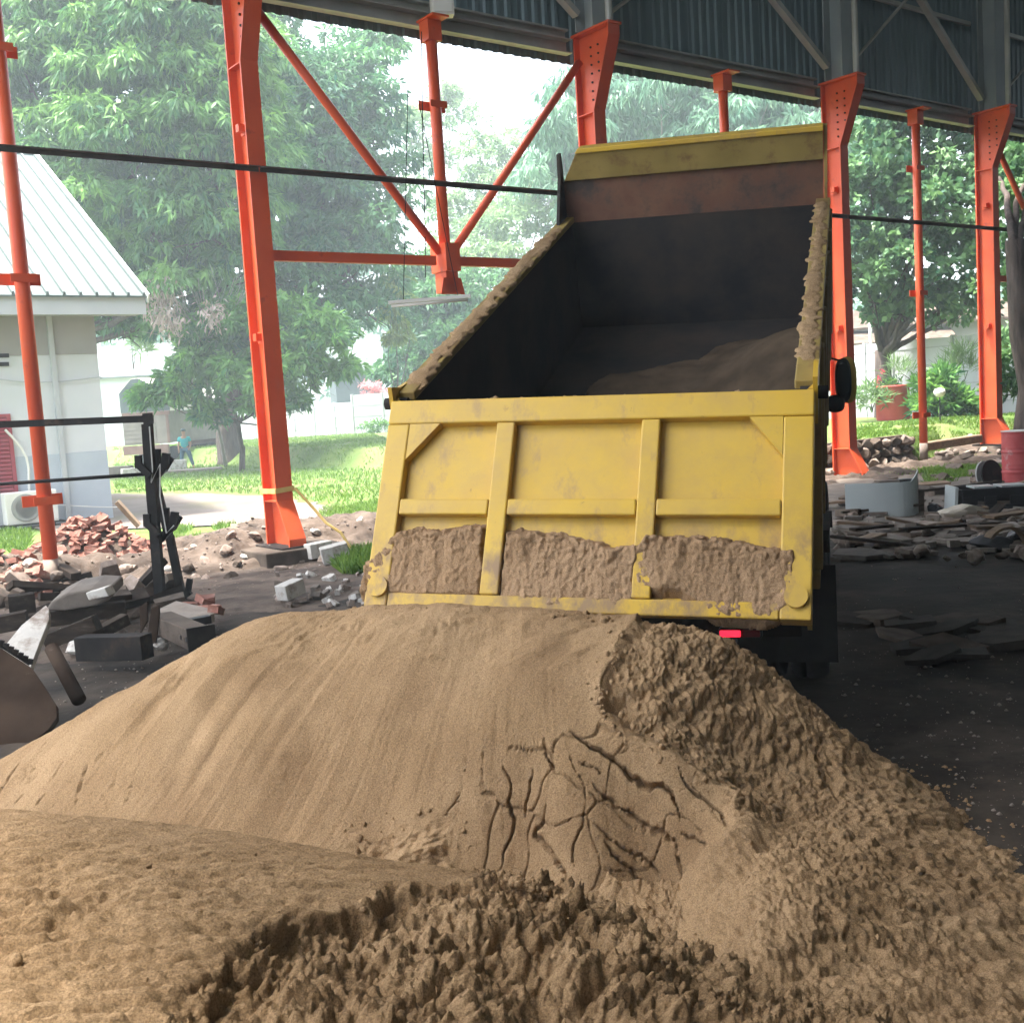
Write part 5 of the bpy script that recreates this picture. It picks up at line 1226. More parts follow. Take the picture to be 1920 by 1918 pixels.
# outdoor unit of an air conditioner
ap = bc + rotm(rz=ANG) @ (bl(48, 960) * np.array([1, 0, 0]) + np.array([0, -.42, 0]))
ac = thing('air_conditioner', 'cream outdoor air conditioner unit standing under the maroon shutter', 'air conditioner', ap, ANG)
part('casing', box((0, 0, .46), (1.02, .34, .66)), MT['white'], ac, bev=.02)
part('fan_grille', join(*[move(lathe([(r_ - .008, 0), (r_ + .008, 0), (r_ + .008, .012), (r_ - .008, .012)], 28), (-.12, -.185, .46), rotm(rx=R(90))) for r_ in (.08, .14, .20, .26)] + [tube((-.12, -.18, .46), (-.12 + .27 * math.cos(a), -.18, .46 + .27 * math.sin(a)), .006, 5) for a in np.linspace(0, 6.28, 13)[:-1]]), MT['grille'], ac)
part('grille_disc', move(lathe([(.0, 0), (.285, 0), (.285, .006), (.0, .006)], 30), (-.12, -.171, .46), rotm(rx=R(90))), MT['grille'], ac)
for sx in (-.38, .38):
    part('foot_rail', box((sx, 0, .06), (.08, .42, .12)), MT['dark_steel'], ac)
part('side_panel', box((.42, -.174, .46), (.14, .006, .56)), MT['white'], ac)
part('stand', box((0, 0, .115), (1.3, .5, .02)), MT['dark_steel'], ac)

# ================================================================== FENCES, FAR HOUSES
def fence(label, p, q, z0, z1, n, m='white_wall', thick=.12):
    p = np.array([p[0], p[1], z0]); q = np.array([q[0], q[1], z0]); L = np.linalg.norm(q - p); a = math.atan2(q[1] - p[1], q[0] - p[0])
    t = thing('fence', label, 'fence', p, a)
    w_ = L / n
    pm = mesh('fence_panel', *box((w_ / 2, 0, (z1 - z0) / 2), (w_ - .10, thick, z1 - z0)), MT[m])
    sm_ = mesh('fence_post', *box((0, 0, (z1 - z0) / 2 + .03), (.098, thick + .08, z1 - z0 + .06)), MT['grey_wall'])
    jm = mesh('joint_rail', *box((w_ / 2, -thick / 2 - .006, 0), (w_ - .11, .012, .035)), MT['grey_wall'])
    for k in range(n):
        o = link('fence_panel', pm, t); o.location = (k * w_, 0, 0)
        link('fence_post', sm_, t).location = (k * w_, 0, 0)
        for z in np.arange(.6, z1 - z0 - .2, .62):
            link('joint_rail', jm, o).location = (0, 0, z)
    return t
fence('long white panel fence far across the lawn behind the stout trunk', AT(300, 800, 71), AT(668, 800, 67), -.1, 2.6, 10)
fence('pale grey fence panels below the pink bush beside the tailgate', AT(664, 800, 66), AT(900, 800, 63), -.1, 3.0, 4, 'grey_wall')
fence('tall white concrete panel fence behind the red planter', AT(1480, 700, 42), AT(2050, 700, 33.0), .5, 3.25, 10)
pond = solo('low_wall', box((0, 0, .35), (7.5, .3, .75)), MT['blue_wall'], 'low blue-grey wall across the lawn behind the trunk', 'wall', AT(545, 832, 62) * np.array([1, 1, 0]), (0, 0, 0.05))
def house(label, c, wx, wy, hw, hr, rz, wm, rm_, gable=True):
    t = thing('house', label, 'house', c, rz)
    part('wall', box((0, 0, hw / 2), (wx, wy, hw)), MT[wm], t)
    o = .4
    rf_ = part('roof', (lambda: hexa([(-wx / 2 - o, -wy / 2 - o, hw - .1), (wx / 2 + o, -wy / 2 - o, hw - .1), (wx / 2 + o, 0, hw + hr), (-wx / 2 - o, 0, hw + hr), (-wx / 2 - o, -wy / 2 - o, hw), (wx / 2 + o, -wy / 2 - o, hw), (wx / 2 + o, 0, hw + hr + .1), (-wx / 2 - o, 0, hw + hr + .1)]))(), MT[rm_], t)
    part('back_slope', hexa([(-wx / 2 - o, wy / 2 + o, hw - .1), (wx / 2 + o, wy / 2 + o, hw - .1), (wx / 2 + o, .004, hw + hr), (-wx / 2 - o, .004, hw + hr), (-wx / 2 - o, wy / 2 + o, hw), (wx / 2 + o, wy / 2 + o, hw), (wx / 2 + o, .004, hw + hr + .1), (-wx / 2 - o, .004, hw + hr + .1)]), MT[rm_], rf_)
    for sx in (-1, 1):
        part('gable', prism([(-wy / 2, hw), (wy / 2, hw), (0, hw + hr - .12)], wx / 2 - .2, wx / 2, lambda a, b, cc: np.array([sx * cc, a, b])), MT[wm], t)
    return t
hc = AT(262, 800, 78) * np.array([1, 1, 0])
h_ = house('distant white roofed house with a greenish sheet wall behind the parked truck', hc, 6.4, 7, 5.3, 2.2, 0.1, 'white_wall', 'white_roof')
for k in range(6):
    part('wall_sheet', box((1.0 + k * .36, -3.56, 3.2), (.34, .06, 4.0)), MT['cladding' if k == 9 else 'grey_wall'], h_)
hc = AT(672, 800, 84) * np.array([1, 1, 0])
house('distant pale roofed house between the dark tree and the pink bush', hc, 3.4, 4.6, 5.0, 2.6, 0.25, 'tarp', 'white_roof')
hc = AT(1625, 700, 50) * np.array([1, 1, 0])
house('low dark shed roof behind the white fence right of the truck', hc, 6, 4, 3.6, .7, -.2, 'beige_wall', 'dark_concrete')
hc = AT(1800, 700, 50) * np.array([1, 1, 0])
house('long brown house behind the white fence near the right edge', hc, 9, 4, 4.3, .8, -.3, 'beige_wall', 'dark_concrete')
solo('white_pole', tube((0, 0, 0), (0, 0, 4.3), .07, 8), MT['white'], 'slim white pole standing behind the white fence', 'pole', AT(1634, 700, 44.5) * np.array([1, 1, 0]))

# ================================================================== PARKED TRUCK WITH TARPAULIN, PERSON
pt_ = AT(282, 870, 53.0) * np.array([1, 1, 0])
pk = thing('parked_truck', 'brown board sided truck with a grey tarpaulin tent parked on the lawn', 'truck', pt_, R(-14))
part('tail_board', box((0, 0, 1.75), (2.5, .08, 1.35)), MT['truck_grey'], pk)
for k in range(5):
    part('board_line', box((-.35, -.05, 1.25 + k * .2), (1.7, .02, .15)), MT['truck_grey'], pk)
part('corner_post', box((1.14, -.055, 1.75), (.14, .03, 1.35)), MT['truck_brown'], pk)
part('top_board', box((0, 0, 2.52), (2.54, .1, .18)), MT['truck_brown'], pk)
part('side_board', box((1.21, 2.6, 1.85), (.08, 5.1, 1.5)), MT['truck_grey'], pk)
part('side_board', box((-1.21, 2.6, 1.85), (.08, 5.1, 1.5)), MT['truck_grey'], pk)
part('rear_beam', box((-.1, -.06, .82), (2.4, .14, .42)), MT['truck_brown'], pk)
tarp_poly = [(-1.3, 2.62), (1.3, 2.62), (1.3, 3.15), (.55, 3.75), (-.25, 4.2), (-.6, 4.18), (-1.3, 3.55)]
part('tarpaulin_end', prism(tarp_poly, -.05, 0.0, lambda a, b, c: np.array([a, c, b])), MT['tarp'], pk)
part('tarpaulin', prism([(-1.34, 2.6), (-1.34, 3.58), (-.62, 4.22), (-.22, 4.24), (.6, 3.80), (1.36, 3.18), (1.36, 2.62), (1.33, 2.62), (1.33, 3.15), (.58, 3.76), (-.24, 4.20), (-.6, 4.18), (-1.31, 3.55), (-1.31, 2.6)], .002, 5.1, lambda a, b, c: np.array([a, c, b])), MT['tarp_top'], pk)
for x in (-.75, .75):
    for y in (.9, 4.6):
        wv = part('wheel', move(lathe([(.05, -.12), (.42, -.13), (.46, -.08), (.46, .08), (.42, .13), (.05, .12)], 20, 'x'), (x, y, .46)), MT['rubber'], pk, True)
part('cab', prism([(5.3, .6), (7.2, .6), (7.2, 1.5), (6.9, 2.5), (5.3, 2.5)], -1.1, 1.1, lambda a, b, c: np.array([c, a, b])), MT['truck_brown'], pk)
part('frame', box((0, 3.2, .75), (.9, 6.6, .2)), MT['dark_steel'], pk)
# person in a teal shirt, legs apart, one arm down, looking away
pp_ = G(350, 879)
per = thing('person', 'person in a teal shirt, dark cap and blue trousers standing near the parked truck', 'person', pp_, R(10))
def skin_body(name, verts, edges, radii, m, parent, sub=2):
    me = bpy.data.meshes.new(name); me.from_pydata(verts, edges, []); o = link(name, me, parent); me.materials.append(m)
    o.modifiers.new('skin', 'SKIN').use_smooth_shade = True
    for v, r_ in zip(me.skin_vertices[0].data, radii):
        v.radius = r_ if hasattr(r_, '__len__') else (r_, r_)
    me.skin_vertices[0].data[0].use_root = True
    s_ = o.modifiers.new('sub', 'SUBSURF'); s_.levels = sub; s_.render_levels = sub
    return o
bv = [(0, 0, .90), (0, -.01, 1.10), (0, 0, 1.32), (0, -.02, 1.42), (0, -.03, 1.50), (0, -.04, 1.58), (0, -.03, 1.66),
      (-.19, 0, 1.33), (-.25, -.06, 1.08), (-.24, -.16, .86), (-.24, -.18, .78), (.19, 0, 1.33), (.26, .02, 1.08), (.22, -.10, .92), (.18, -.16, .88),
      (-.10, 0, .84), (-.16, -.03, .48), (-.20, .03, .09), (-.21, -.12, .04), (.10, 0, .84), (.21, -.02, .48), (.30, .04, .09), (.32, -.11, .04)]
be = [(0, 1), (1, 2), (2, 3), (3, 4), (4, 5), (5, 6), (2, 7), (7, 8), (8, 9), (9, 10), (2, 11), (11, 12), (12, 13), (13, 14), (0, 15), (15, 16), (16, 17), (17, 18), (0, 19), (19, 20), (20, 21), (21, 22)]
brd = [.13, (.14, .10), (.15, .10), .06, .075, .095, .07, .06, .045, .035, .035, .06, .045, .035, .035, .085, .06, .045, .04, .085, .06, .045, .04]
skin_body('body', bv, be, brd, MT['skin'], per)
for sx in (-1, 1):
    for k in range(4):
        h_x, h_y, h_z = (-.24 + .015 * (k - 1.5), -.19, .77) if sx < 0 else (.18 + .015 * (k - 1.5), -.18, .87)
        part('finger', path_tube([(h_x, h_y, h_z), (h_x, h_y - .015, h_z - .04), (h_x, h_y - .01, h_z - .075 + .006 * abs(k - 1.3))], [.010, .009, .006], 6), MT['skin'], per, True)
    part('thumb', path_tube([((-.22 if sx < 0 else .16), (-.19 if sx < 0 else -.18), (.80 if sx < 0 else .9)), ((-.20 if sx < 0 else .14), -.215, (.76 if sx < 0 else .86))], [.011, .007], 6), MT['skin'], per, True)
skin_body('shirt', [(0, 0, .86), (0, -.01, 1.08), (0, 0, 1.33), (-.19, 0, 1.335), (-.235, -.03, 1.16), (.19, 0, 1.335), (.24, .01, 1.16)], [(0, 1), (1, 2), (2, 3), (3, 4), (2, 5), (5, 6)], [(.175, .135), (.175, .13), (.17, .125), .085, .08, .085, .08], MT['teal_cloth'], per)
skin_body('trousers', [(0, 0, .90), (-.11, 0, .82), (-.165, -.03, .46), (-.20, .03, .14), (.11, 0, .82), (.215, -.02, .46), (.295, .04, .14)], [(0, 1), (1, 2), (2, 3), (0, 4), (4, 5), (5, 6)], [(.155, .125), .115, .085, .075, .115, .085, .075], MT['navy_cloth'], per)
part('cap', join(move(lathe([(.001, .10), (.07, .085), (.105, .04), (.112, 0.0), (.112, -.02), (.001, -.02)], 16), (0, -.035, 1.655)), move(lathe([(.001, .012), (.09, .008), (.10, 0), (.001, -.004)], 14), (0, .06, 1.65))), MT['hair'], per, True)
o = solo('block', box((0, 0, .22), (.9, .5, .44)), MT['white_block'], 'white block on the lawn beside the person', 'block', G(330, 882), (0, 0, .2), bev=.02)
solo('concrete_slab', box((0, 0, .06), (2.9, 1.2, .12)), MT['concrete'], 'flat grey slab lying on the lawn at the feet of the person', 'slab', G(345, 886), (0, 0, .12), bev=.015)
solo('block', box((0, 0, .2), (1.1, .7, .4)), MT['concrete'], 'grey concrete block behind the black rack, left one', 'block', G(222, 893), (0, 0, .1), bev=.02)
solo('block', box((0, 0, .2), (.9, .5, .36)), MT['white_block'], 'pale concrete block behind the black rack, right one', 'block', G(252, 896), (0, 0, .5), bev=.02)

# garden things on the raised lawn
pl = G(1675, 788, .72)
pla = thing('planter', 'round red planter with small red flowers before the white fence', 'planter', pl)
part('pot', lathe([(.46, 0), (.5, .05), (.5, 1.0), (.53, 1.02), (.53, 1.08), (.47, 1.08), (.46, 1.0), (.0, .98)], 28), MT['planter'], pla, True)
part('soil', lathe([(.0, 1.0), (.455, 1.0), (.455, 1.03), (.0, 1.05)], 20), MT['soil'], pla)
P = rng.normal(0, .16, (160, 3)) * np.array([1, 1, .5]) + np.array([0, 0, 1.12])
leaf_mesh('foliage', P, rng.normal(0, .4, (160, 3)) + np.array([0, 0, .7]), rng.uniform(.1, .3, 160), np.full(160, .04), rng.random(160), MT['low_leaf'], pla)
P = np.concatenate([np.array([x, 0, z]) + rng.normal(0, .035, (24, 3)) for x, z in ((-.42, 1.32), (-.28, 1.52), (-.5, 1.22))])
leaf_mesh('flowers', P, rng.normal(0, .5, (len(P), 3)), np.full(len(P), .07), np.full(len(P), .06), rng.random(len(P)), MT['red_flower'], pla)
part('flower_stems', join(*[path_tube([(x * .4, 0, 1.0), (x * .8, 0, 1.15), (x, 0, z)], .008, 4) for x, z in ((-.42, 1.32), (-.28, 1.52), (-.5, 1.22))]), MT['grass'], pla)
gl = G(1763, 792, .72)
gla = thing('garden_lamp', 'white globe garden lamp on a thin dark stake by the green plant', 'lamp', gl)
part('stake', tube((0, 0, 0), (0, 0, .72), .018, 8), MT['dark_steel'], gla)
part('globe', move(lathe([(.002, -.13), (.09, -.11), (.15, -.04), (.16, .03), (.12, .1), (.002, .13)], 18), (0, 0, .82)), MT['white'], gla, True)

# ================================================================== RUBBLE AND SCRAP
def rock_mesh(k, sub=2):
    bm = bmesh.new(); bmesh.ops.create_icosphere(bm, subdivisions=sub, radius=.5)
    v = np.array([p.co[:] for p in bm.verts]); f = [[q.index for q in p.verts] for p in bm.faces]; bm.free()
    rg = np.random.default_rng(900 + k)
    for _ in range(9):                          # chop flat facets off the ball
        d = nrm(rg.normal(size=3)); h = rg.uniform(.24, .42)
        o = v @ d - h; v = v - np.outer(np.maximum(o, 0), d) * .96
    v = v * np.array([1, .8, .62]) * (1 + .05 * vnoise(v * 7 + k, k)[:, None])
    return v, f
ROCKS = {m: [mesh('stone', *rock_mesh(k), MT[m]) for k in range(6)] for m in ('stone', 'white_block', 'dark_concrete')}
def brick_mesh(k):
    rg = np.random.default_rng(700 + k); V, F_ = box((0, 0, 0), (.22, .108, .068))
    V = np.array(V); 
    if k % 3 == 0: V[[1, 2, 5, 6], 0] -= rg.uniform(.03, .10, 4)      # broken end
    return V + rg.normal(0, .004, V.shape), F_
BRICKS = [mesh('brick', *brick_mesh(k), MT['brick']) for k in range(8)]
def slab_mesh(k, th):
    rg = np.random.default_rng(500 + k); n = rg.integers(4, 7)
    a = np.sort(np.linspace(0, 2 * math.pi, n, endpoint=False) + rg.uniform(-.35, .35, n)); r_ = rg.uniform(.40, .58, n)
    p = [(math.cos(t) * q, .7 * math.sin(t) * q) for t, q in zip(a, r_)]
    return prism(p, -th / 2, th / 2, lambda u, v, w_: np.array([u + .02 * math.sin(9 * v + k), v, w_ + .01 * math.sin(5 * u)]))
SLABS = {m: [mesh('slab', *slab_mesh(k, .07 + .03 * (k % 3)), MT[m]) for k in range(7)] for m in ('concrete', 'dark_concrete', 'stone', 'white_block', 'floor_slab')}
PLANKS = {m: [mesh('plank', *box((0, 0, 0), (1.0, .12 + .04 * (k % 3), .035)), MT[m]) for k in range(3)] for m in ('wood', 'dark_wood')}
def put(name, me, p, rot, s, label, cat, group):
    o = link(name, me); o.location = tuple(map(float, p)); o.rotation_euler = rot; o['kind'] = 'thing'
    o.scale = (s, s, s) if not hasattr(s, '__len__') else s
    return tag(o, label, cat, group)
rg = np.random.default_rng(77)
gz = lambda X, Y: float(soil_h(np.array([X]), np.array([Y]))[0]) + .02
# brick heap
hc = G(172, 1062); 
mound_n = 20
tag(part('rubble_core', (lambda: ([np.array([hc[0] + math.cos(a) * r_ * 1.05, hc[1] + math.sin(a) * r_ * .62, .05 + .52 * (1 - (r_) ** 1.5)]) for r_ in (.02, .4, .75, 1.05) for a in np.linspace(0, 2 * math.pi, 24, endpoint=False)],
     [(i * 24 + j, i * 24 + (j + 1) % 24, (i + 1) * 24 + (j + 1) % 24, (i + 1) * 24 + j) for i in range(3) for j in range(24)]))(), MT['soil'], None, True), kind='stuff')
for k in range(250):
    r_ = math.sqrt(rg.random()) * 1.12; a = rg.uniform(0, 2 * math.pi)
    x, y = hc[0] + math.cos(a) * r_ * 1.02, hc[1] + math.sin(a) * r_ * .62
    z = .09 + .60 * max(0, 1 - r_ ** 1.4) + rg.uniform(-.02, .07)
    put('brick', BRICKS[k % 8], (x, y, z), (rg.normal(0, .35), rg.normal(0, .35), rg.uniform(0, 3.2)), rg.uniform(.66, .92), ('chipped red brick with a broken end in the heap beside the slim orange post' if k % 8 in (0, 3, 6) else 'whole red brick in the heap beside the slim orange post'), 'brick', 'bricks in the heap')
for k in range(70):
    x_, y_ = rg.uniform(-40, 90), rg.uniform(1078, 1128)
    p = G(x_, y_); put('brick', BRICKS[k % 8], (p[0], p[1], gz(p[0], p[1]) + .05), (rg.normal(0, .35), rg.normal(0, .35), rg.uniform(0, 3.2)), rg.uniform(.6, 1.0), 'broken red brick in the litter left of the slim orange post', 'brick', 'broken bricks at the left edge')
for k, (x_, y_) in enumerate([(365, 1132), (383, 1128), (398, 1138), (408, 1146), (376, 1142), (392, 1126)]):
    p = G(x_, y_, .22); put('brick', BRICKS[k], (p[0], p[1], .20 + .03 * (k % 2)), (rg.normal(0, .2), rg.normal(0, .2), rg.uniform(0, 3.2)), 1.0, 'red brick lying on the grey slab by the foot of the black rack', 'brick', 'bricks by the rack')
# rubble stones on the soil bank
nst = 0
while nst < 180:
    x_, y_ = rg.uniform(-30, 700), rg.uniform(1000, 1150)
    p = G(x_, y_); t, s = ts(p[0], p[1])
    if not (-1.2 < s < 2.6) or (70 < x_ < 280 and y_ < 1060) or t > 3.6: continue
    s_ = .06 + .22 * rg.random() ** 2.6
    rm_k = 'stone' if rg.random() < .78 else ('white_block' if rg.random() < .4 else 'dark_concrete')
    put('stone', ROCKS[rm_k][nst % 6], (p[0], p[1], gz(p[0], p[1]) + s_ * .14), (rg.normal(0, .4), rg.normal(0, .4), rg.uniform(0, 6)), s_,
        {'stone': 'brown', 'white_block': 'whitish', 'dark_concrete': 'dark'}[rm_k] + ' rubble stone on the soil bank along the open side left of the truck', 'stone', 'rubble stones on the soil bank'); nst += 1
V, Fc = [], []
bvv, bff = rock_mesh(3, 1); bff = np.array(bff)
for k in range(1500):
    x_, y_ = rg.uniform(-30, 720), rg.uniform(1000, 1160); p = G(x_, y_); t, s = ts(p[0], p[1])
    if not (-2.2 < s < 2.8) or t > 3.8: continue
    Fc.append(bff + len(bvv) * len(V)); V.append(bvv * rg.uniform(.02, .07) + np.array([p[0], p[1], max(gz(p[0], p[1]), 0) + .012]))
tag(link('gravel', mesh('gravel', np.concatenate(V), np.concatenate(Fc), MT['stone'])), kind='stuff')
for k, (x_, y_, m, s_) in enumerate([(598, 1036, 'white_block', .34), (628, 1042, 'white_block', .36), (545, 1112, 'white_block', .28)]):
    p = G(x_, y_, .12)
    solo('white_block', move(box((0, 0, 0), (s_, s_ * .6, s_ * .6)), (0, 0, 0), rotm(rg.normal(0, .1), rg.normal(0, .1), rg.uniform(0, 1))), MT['white_block'],
         ['small white block right of the column foot, nearer the column', 'small white block right of the column foot, by the grass tuft', 'white block on the floor in front of the concrete plinth'][k], 'block', (p[0], p[1], .16), bev=.012)
for k in range(46):
    x_, y_ = rg.uniform(520, 700), rg.uniform(1082, 1142); p = G(x_, y_); s_ = rg.uniform(.05, .2)
    put('rubbish', SLABS[('white_block', 'concrete', 'stone')[k % 3]][k % 7], (p[0], p[1], .03 + .02 * rg.random()), (rg.normal(0, .3), rg.normal(0, .3), rg.uniform(0, 6)), (s_, s_, .5), 'scrap of pale rubble on the floor between column foot and tailgate', 'rubble', 'pale scraps by the column foot')
# black steel rack: beam, two legs with cradle hooks, thin rod
rp = G(305, 1135)
rk = thing('steel_rack', 'black steel pipe rack with a long top beam and hooked legs', 'rack', rp)
YR = rp[1]
L3 = lambda x, y, dy=0.0: AT(x, y, YR + dy) - rp
part('top_beam', join(beam(L3(-120, 801), L3(286, 785), .085, .075), beam(L3(268, 786, -.05), L3(287, 784, -.05), .012, .12)), MT['dark_steel'], rk)
part('leg', join(beam(L3(276, 795), L3(286, 940), .10, .10), beam(L3(286, 935), L3(302, 1138), .105, .10)), MT['dark_steel'], rk)
part('leg', join(beam(L3(281, 865, .25), L3(318, 1010, .25), .085, .08), beam(L3(318, 1005, .25), L3(346, 1142, .2), .085, .08)), MT['dark_steel'], rk)
for i, (hx, hy) in enumerate(((292, 880), (308, 990))):
    part('hook', join(beam(L3(hx - 8, hy + 22, .1), L3(hx + 16, hy - 4, .1), .09, .08), beam(L3(hx + 16, hy, .1), L3(hx + 20, hy - 30, .1), .06, .08), beam(L3(hx + 4, hy + 14, .1), L3(hx + 3, hy - 38, .1), .05, .07), beam(L3(hx + 16, hy + 2, .16), L3(hx + 30, hy - 22, .16), .05, .06)), MT['dark_steel'], rk)
    part('hook', join(beam(L3(hx - 10, hy + 12, -.08), L3(hx - 32, hy - 8, -.08), .07, .07), beam(L3(hx - 32, hy - 2, -.08), L3(hx - 33, hy - 26, -.08), .05, .07)), MT['dark_steel'], rk)
part('foot_hook', join(beam(L3(340, 1120, .2), L3(356, 1108, .2), .08, .08), beam(L3(352, 1112, .2), L3(356, 1085, .2), .05, .06)), MT['dark_steel'], rk)
part('thin_rod', tube(L3(-120, 916, .05), L3(272, 889, .05), .02, 8), MT['dark_steel'], rk, True)
part('cable', path_tube([L3(280, 800, -.07), L3(286, 880, -.07), L3(283, 905, -.07), L3(300, 870, -.07), L3(300, 930, -.07), L3(312, 1000, -.07), L3(326, 985, -.07)], .008, 5), MT['pale_steel'], rk)
# scrap steel, slabs and planks at the left
def plate(name, pts, Y0, dY, th, m, label, cat, bev=.006, extra=None):
    """a flat cut plate lying in its own slanting plane, given by its outline seen from the viewpoint"""
    P3 = [AT(x, y, Y0 + dY * (y - pts[0][1]) / 100.0) for x, y in pts]
    c = np.mean(P3, 0); n_ = nrm(np.cross(P3[1] - P3[0], P3[-1] - P3[0]))
    if n_[1] < 0: n_ = -n_
    k = len(P3); V = [p - c for p in P3] + [p - c + n_ * th for p in P3]
    Fc = [tuple(range(k - 1, -1, -1)), tuple(range(k, 2 * k))] + [(i, (i + 1) % k, k + (i + 1) % k, k + i) for i in range(k)]
    return solo(name, (V, Fc), MT[m], label, cat, c, bev=bev)
plate('steel_plate', [(-160, 1150), (0, 1213), (60, 1252), (86, 1290), (106, 1322), (107, 1345), (92, 1366), (60, 1392), (0, 1412), (-160, 1440)], 7.7, -.28, .05, 'brown_steel', 'rusty brown steel plate with a rounded corner at the left edge', 'plate')
tp_ = [AT(x, y, 7.62) for x, y in [(2 + 9 * k, 1210 + 5.8 * k) for k in range(7)]]
solo('toothed_strip', join(*[beam(p, p + np.array([.012, 0, .035]), .02, .03) for p in tp_] + [beam(tp_[0], tp_[-1], .02, .02)]), MT['dark_steel'], 'dark toothed strip along the top of the rusty plate', 'strip')
plate('concrete_slab', [(4, 1216), (40, 1172), (86, 1134), (92, 1142), (92, 1162), (74, 1206), (58, 1250), (44, 1243), (20, 1226)], 8.2, -.5, .06, 'white_block', 'pale tilted concrete slab propped above the rusty plate', 'slab')
def bm2(name, a, b, Ya, Yb, wx, wy, m, label, cat, bev=.006):
    p, q = AT(*a, Ya), AT(*b, Yb); c = (p + q) / 2
    return solo(name, beam(p - c, q - c, wx, wy), MT[m], label, cat, c, bev=bev)
o = solo('rusty_pipe', tube((0, 0, 0), AT(148, 1312, 7.55) - AT(97, 1216, 8.0), .05, 14), MT['brown_steel'], 'rusty pipe leaning down in front of the dark channel', 'pipe', AT(97, 1216, 8.0), smooth=True)
bm2('steel_channel', (152, 1214), (276, 1212), 9.1, 8.9, .16, .20, 'dark_steel', 'long dark steel channel lying below the rack', 'channel')
bm2('wooden_beam', (88, 1204), (182, 1166), 9.3, 9.3, .14, .13, 'dark_wood', 'dark wooden beam slanting up from the pale tilted slab', 'beam')
bm2('wooden_beam', (92, 1160), (236, 1140), 10.3, 10.5, .14, .14, 'dark_wood', 'long dark wooden beam lying level behind the scrap heap', 'beam')
bm2('wooden_beam', (-30, 1176), (52, 1160), 9.8, 9.9, .15, .15, 'dark_wood', 'short dark beam at the left edge behind the pale slab', 'beam')
bm2('wooden_beam', (16, 1134), (66, 1128), 10.6, 10.7, .18, .18, 'dark_wood', 'stubby black beam end below the slim orange post', 'beam')
bm2('wooden_beam', (168, 1196), (236, 1160), 9.5, 9.8, .11, .10, 'dark_wood', 'thin dark timber crossing behind the dark channel', 'beam')
plate('concrete_lump', [(84, 1146), (96, 1128), (126, 1112), (170, 1104), (204, 1106), (207, 1124), (180, 1136), (120, 1146)], 10.2, .1, .4, 'concrete', 'grey broken concrete lump lying on the dark beams', 'slab', .02)
plate('concrete_lump', [(160, 1112), (196, 1102), (204, 1118), (166, 1126)], 10.05, .0, .2, 'white_block', 'white concrete chunk on top of the grey lump', 'slab', .01)
plate('steel_plate', [(283, 1140), (298, 1134), (299, 1150), (292, 1210), (276, 1216), (276, 1190)], 9.4, 0, .03, 'brown_steel', 'narrow rusty plate standing upright beside the hollow beam', 'plate')
plate('steel_plate', [(262, 1138), (276, 1128), (276, 1165), (262, 1190)], 9.6, 0, .04, 'brown_steel', 'short rusty plate behind the upright one', 'plate')
hb_p, hb_q = AT(303, 1166, 9.7), AT(377, 1198, 8.8)
hbm = thing('hollow_beam', 'grey brown hollow box beam with bolt holes in its near end', 'beam', (hb_p + hb_q) / 2)
d0 = (hb_p - hb_q) / 2
part('box_section', beam(d0, -d0, .19, .17), MT['dark_concrete'], hbm, bev=.01)
xx, yy, zz = frame(d0, -d0)
part('end_plate', beam(-d0 + zz * .002, -d0 + zz * .02, .23, .21), MT['dark_steel'], hbm)
part('bolt_holes', join(*[tube(-d0 - zz * s - xx * .097, -d0 - zz * s - xx * .100, .02, 10) for s in (.08, .22)]), MT['black'], hbm)
plate('concrete_slab', [(296, 1142), (330, 1126), (392, 1140), (402, 1150), (352, 1164), (300, 1158)], 10.3, -1.8, .08, 'concrete', 'flat grey slab at the foot of the black rack', 'slab')
bm2('steel_angle', (352, 1168), (394, 1160), 9.6, 9.7, .10, .07, 'black', 'black steel offcut beside the hollow beam', 'offcut')
for k, (x_, y_, m) in enumerate([(120, 1185, 'white_block'), (150, 1208, 'white_block'), (300, 1208, 'white_block'), (215, 1150, 'stone'), (250, 1152, 'stone'), (190, 1172, 'stone'), (228, 1185, 'concrete'), (60, 1150, 'stone'), (205, 1200, 'stone')]):
    p = G(x_, y_, .1); put('stone', ROCKS[m if m in ROCKS else 'stone'][k % 6], (p[0], p[1], .1), (rg.normal(0, .4), 0, rg.uniform(0, 6)), rg.uniform(.2, .34), 'pale lump of rubble wedged among the dark scrap at the left', 'stone', 'rubble among the scrap')
p = G(471, 1006, .15); put('plank', PLANKS['wood'][1], (p[0], p[1], .26), (.2, .12, .25), (.62, 1.6, 3), 'short thick wooden board lying left of the column foot', 'plank', None)
p = G(242, 985, .3); put('plank', PLANKS['wood'][2], (p[0], p[1], .5), (.1, .95, .3), (.55, 1.2, 2), 'splintered board leaning on the brick heap by the rack', 'plank', None)
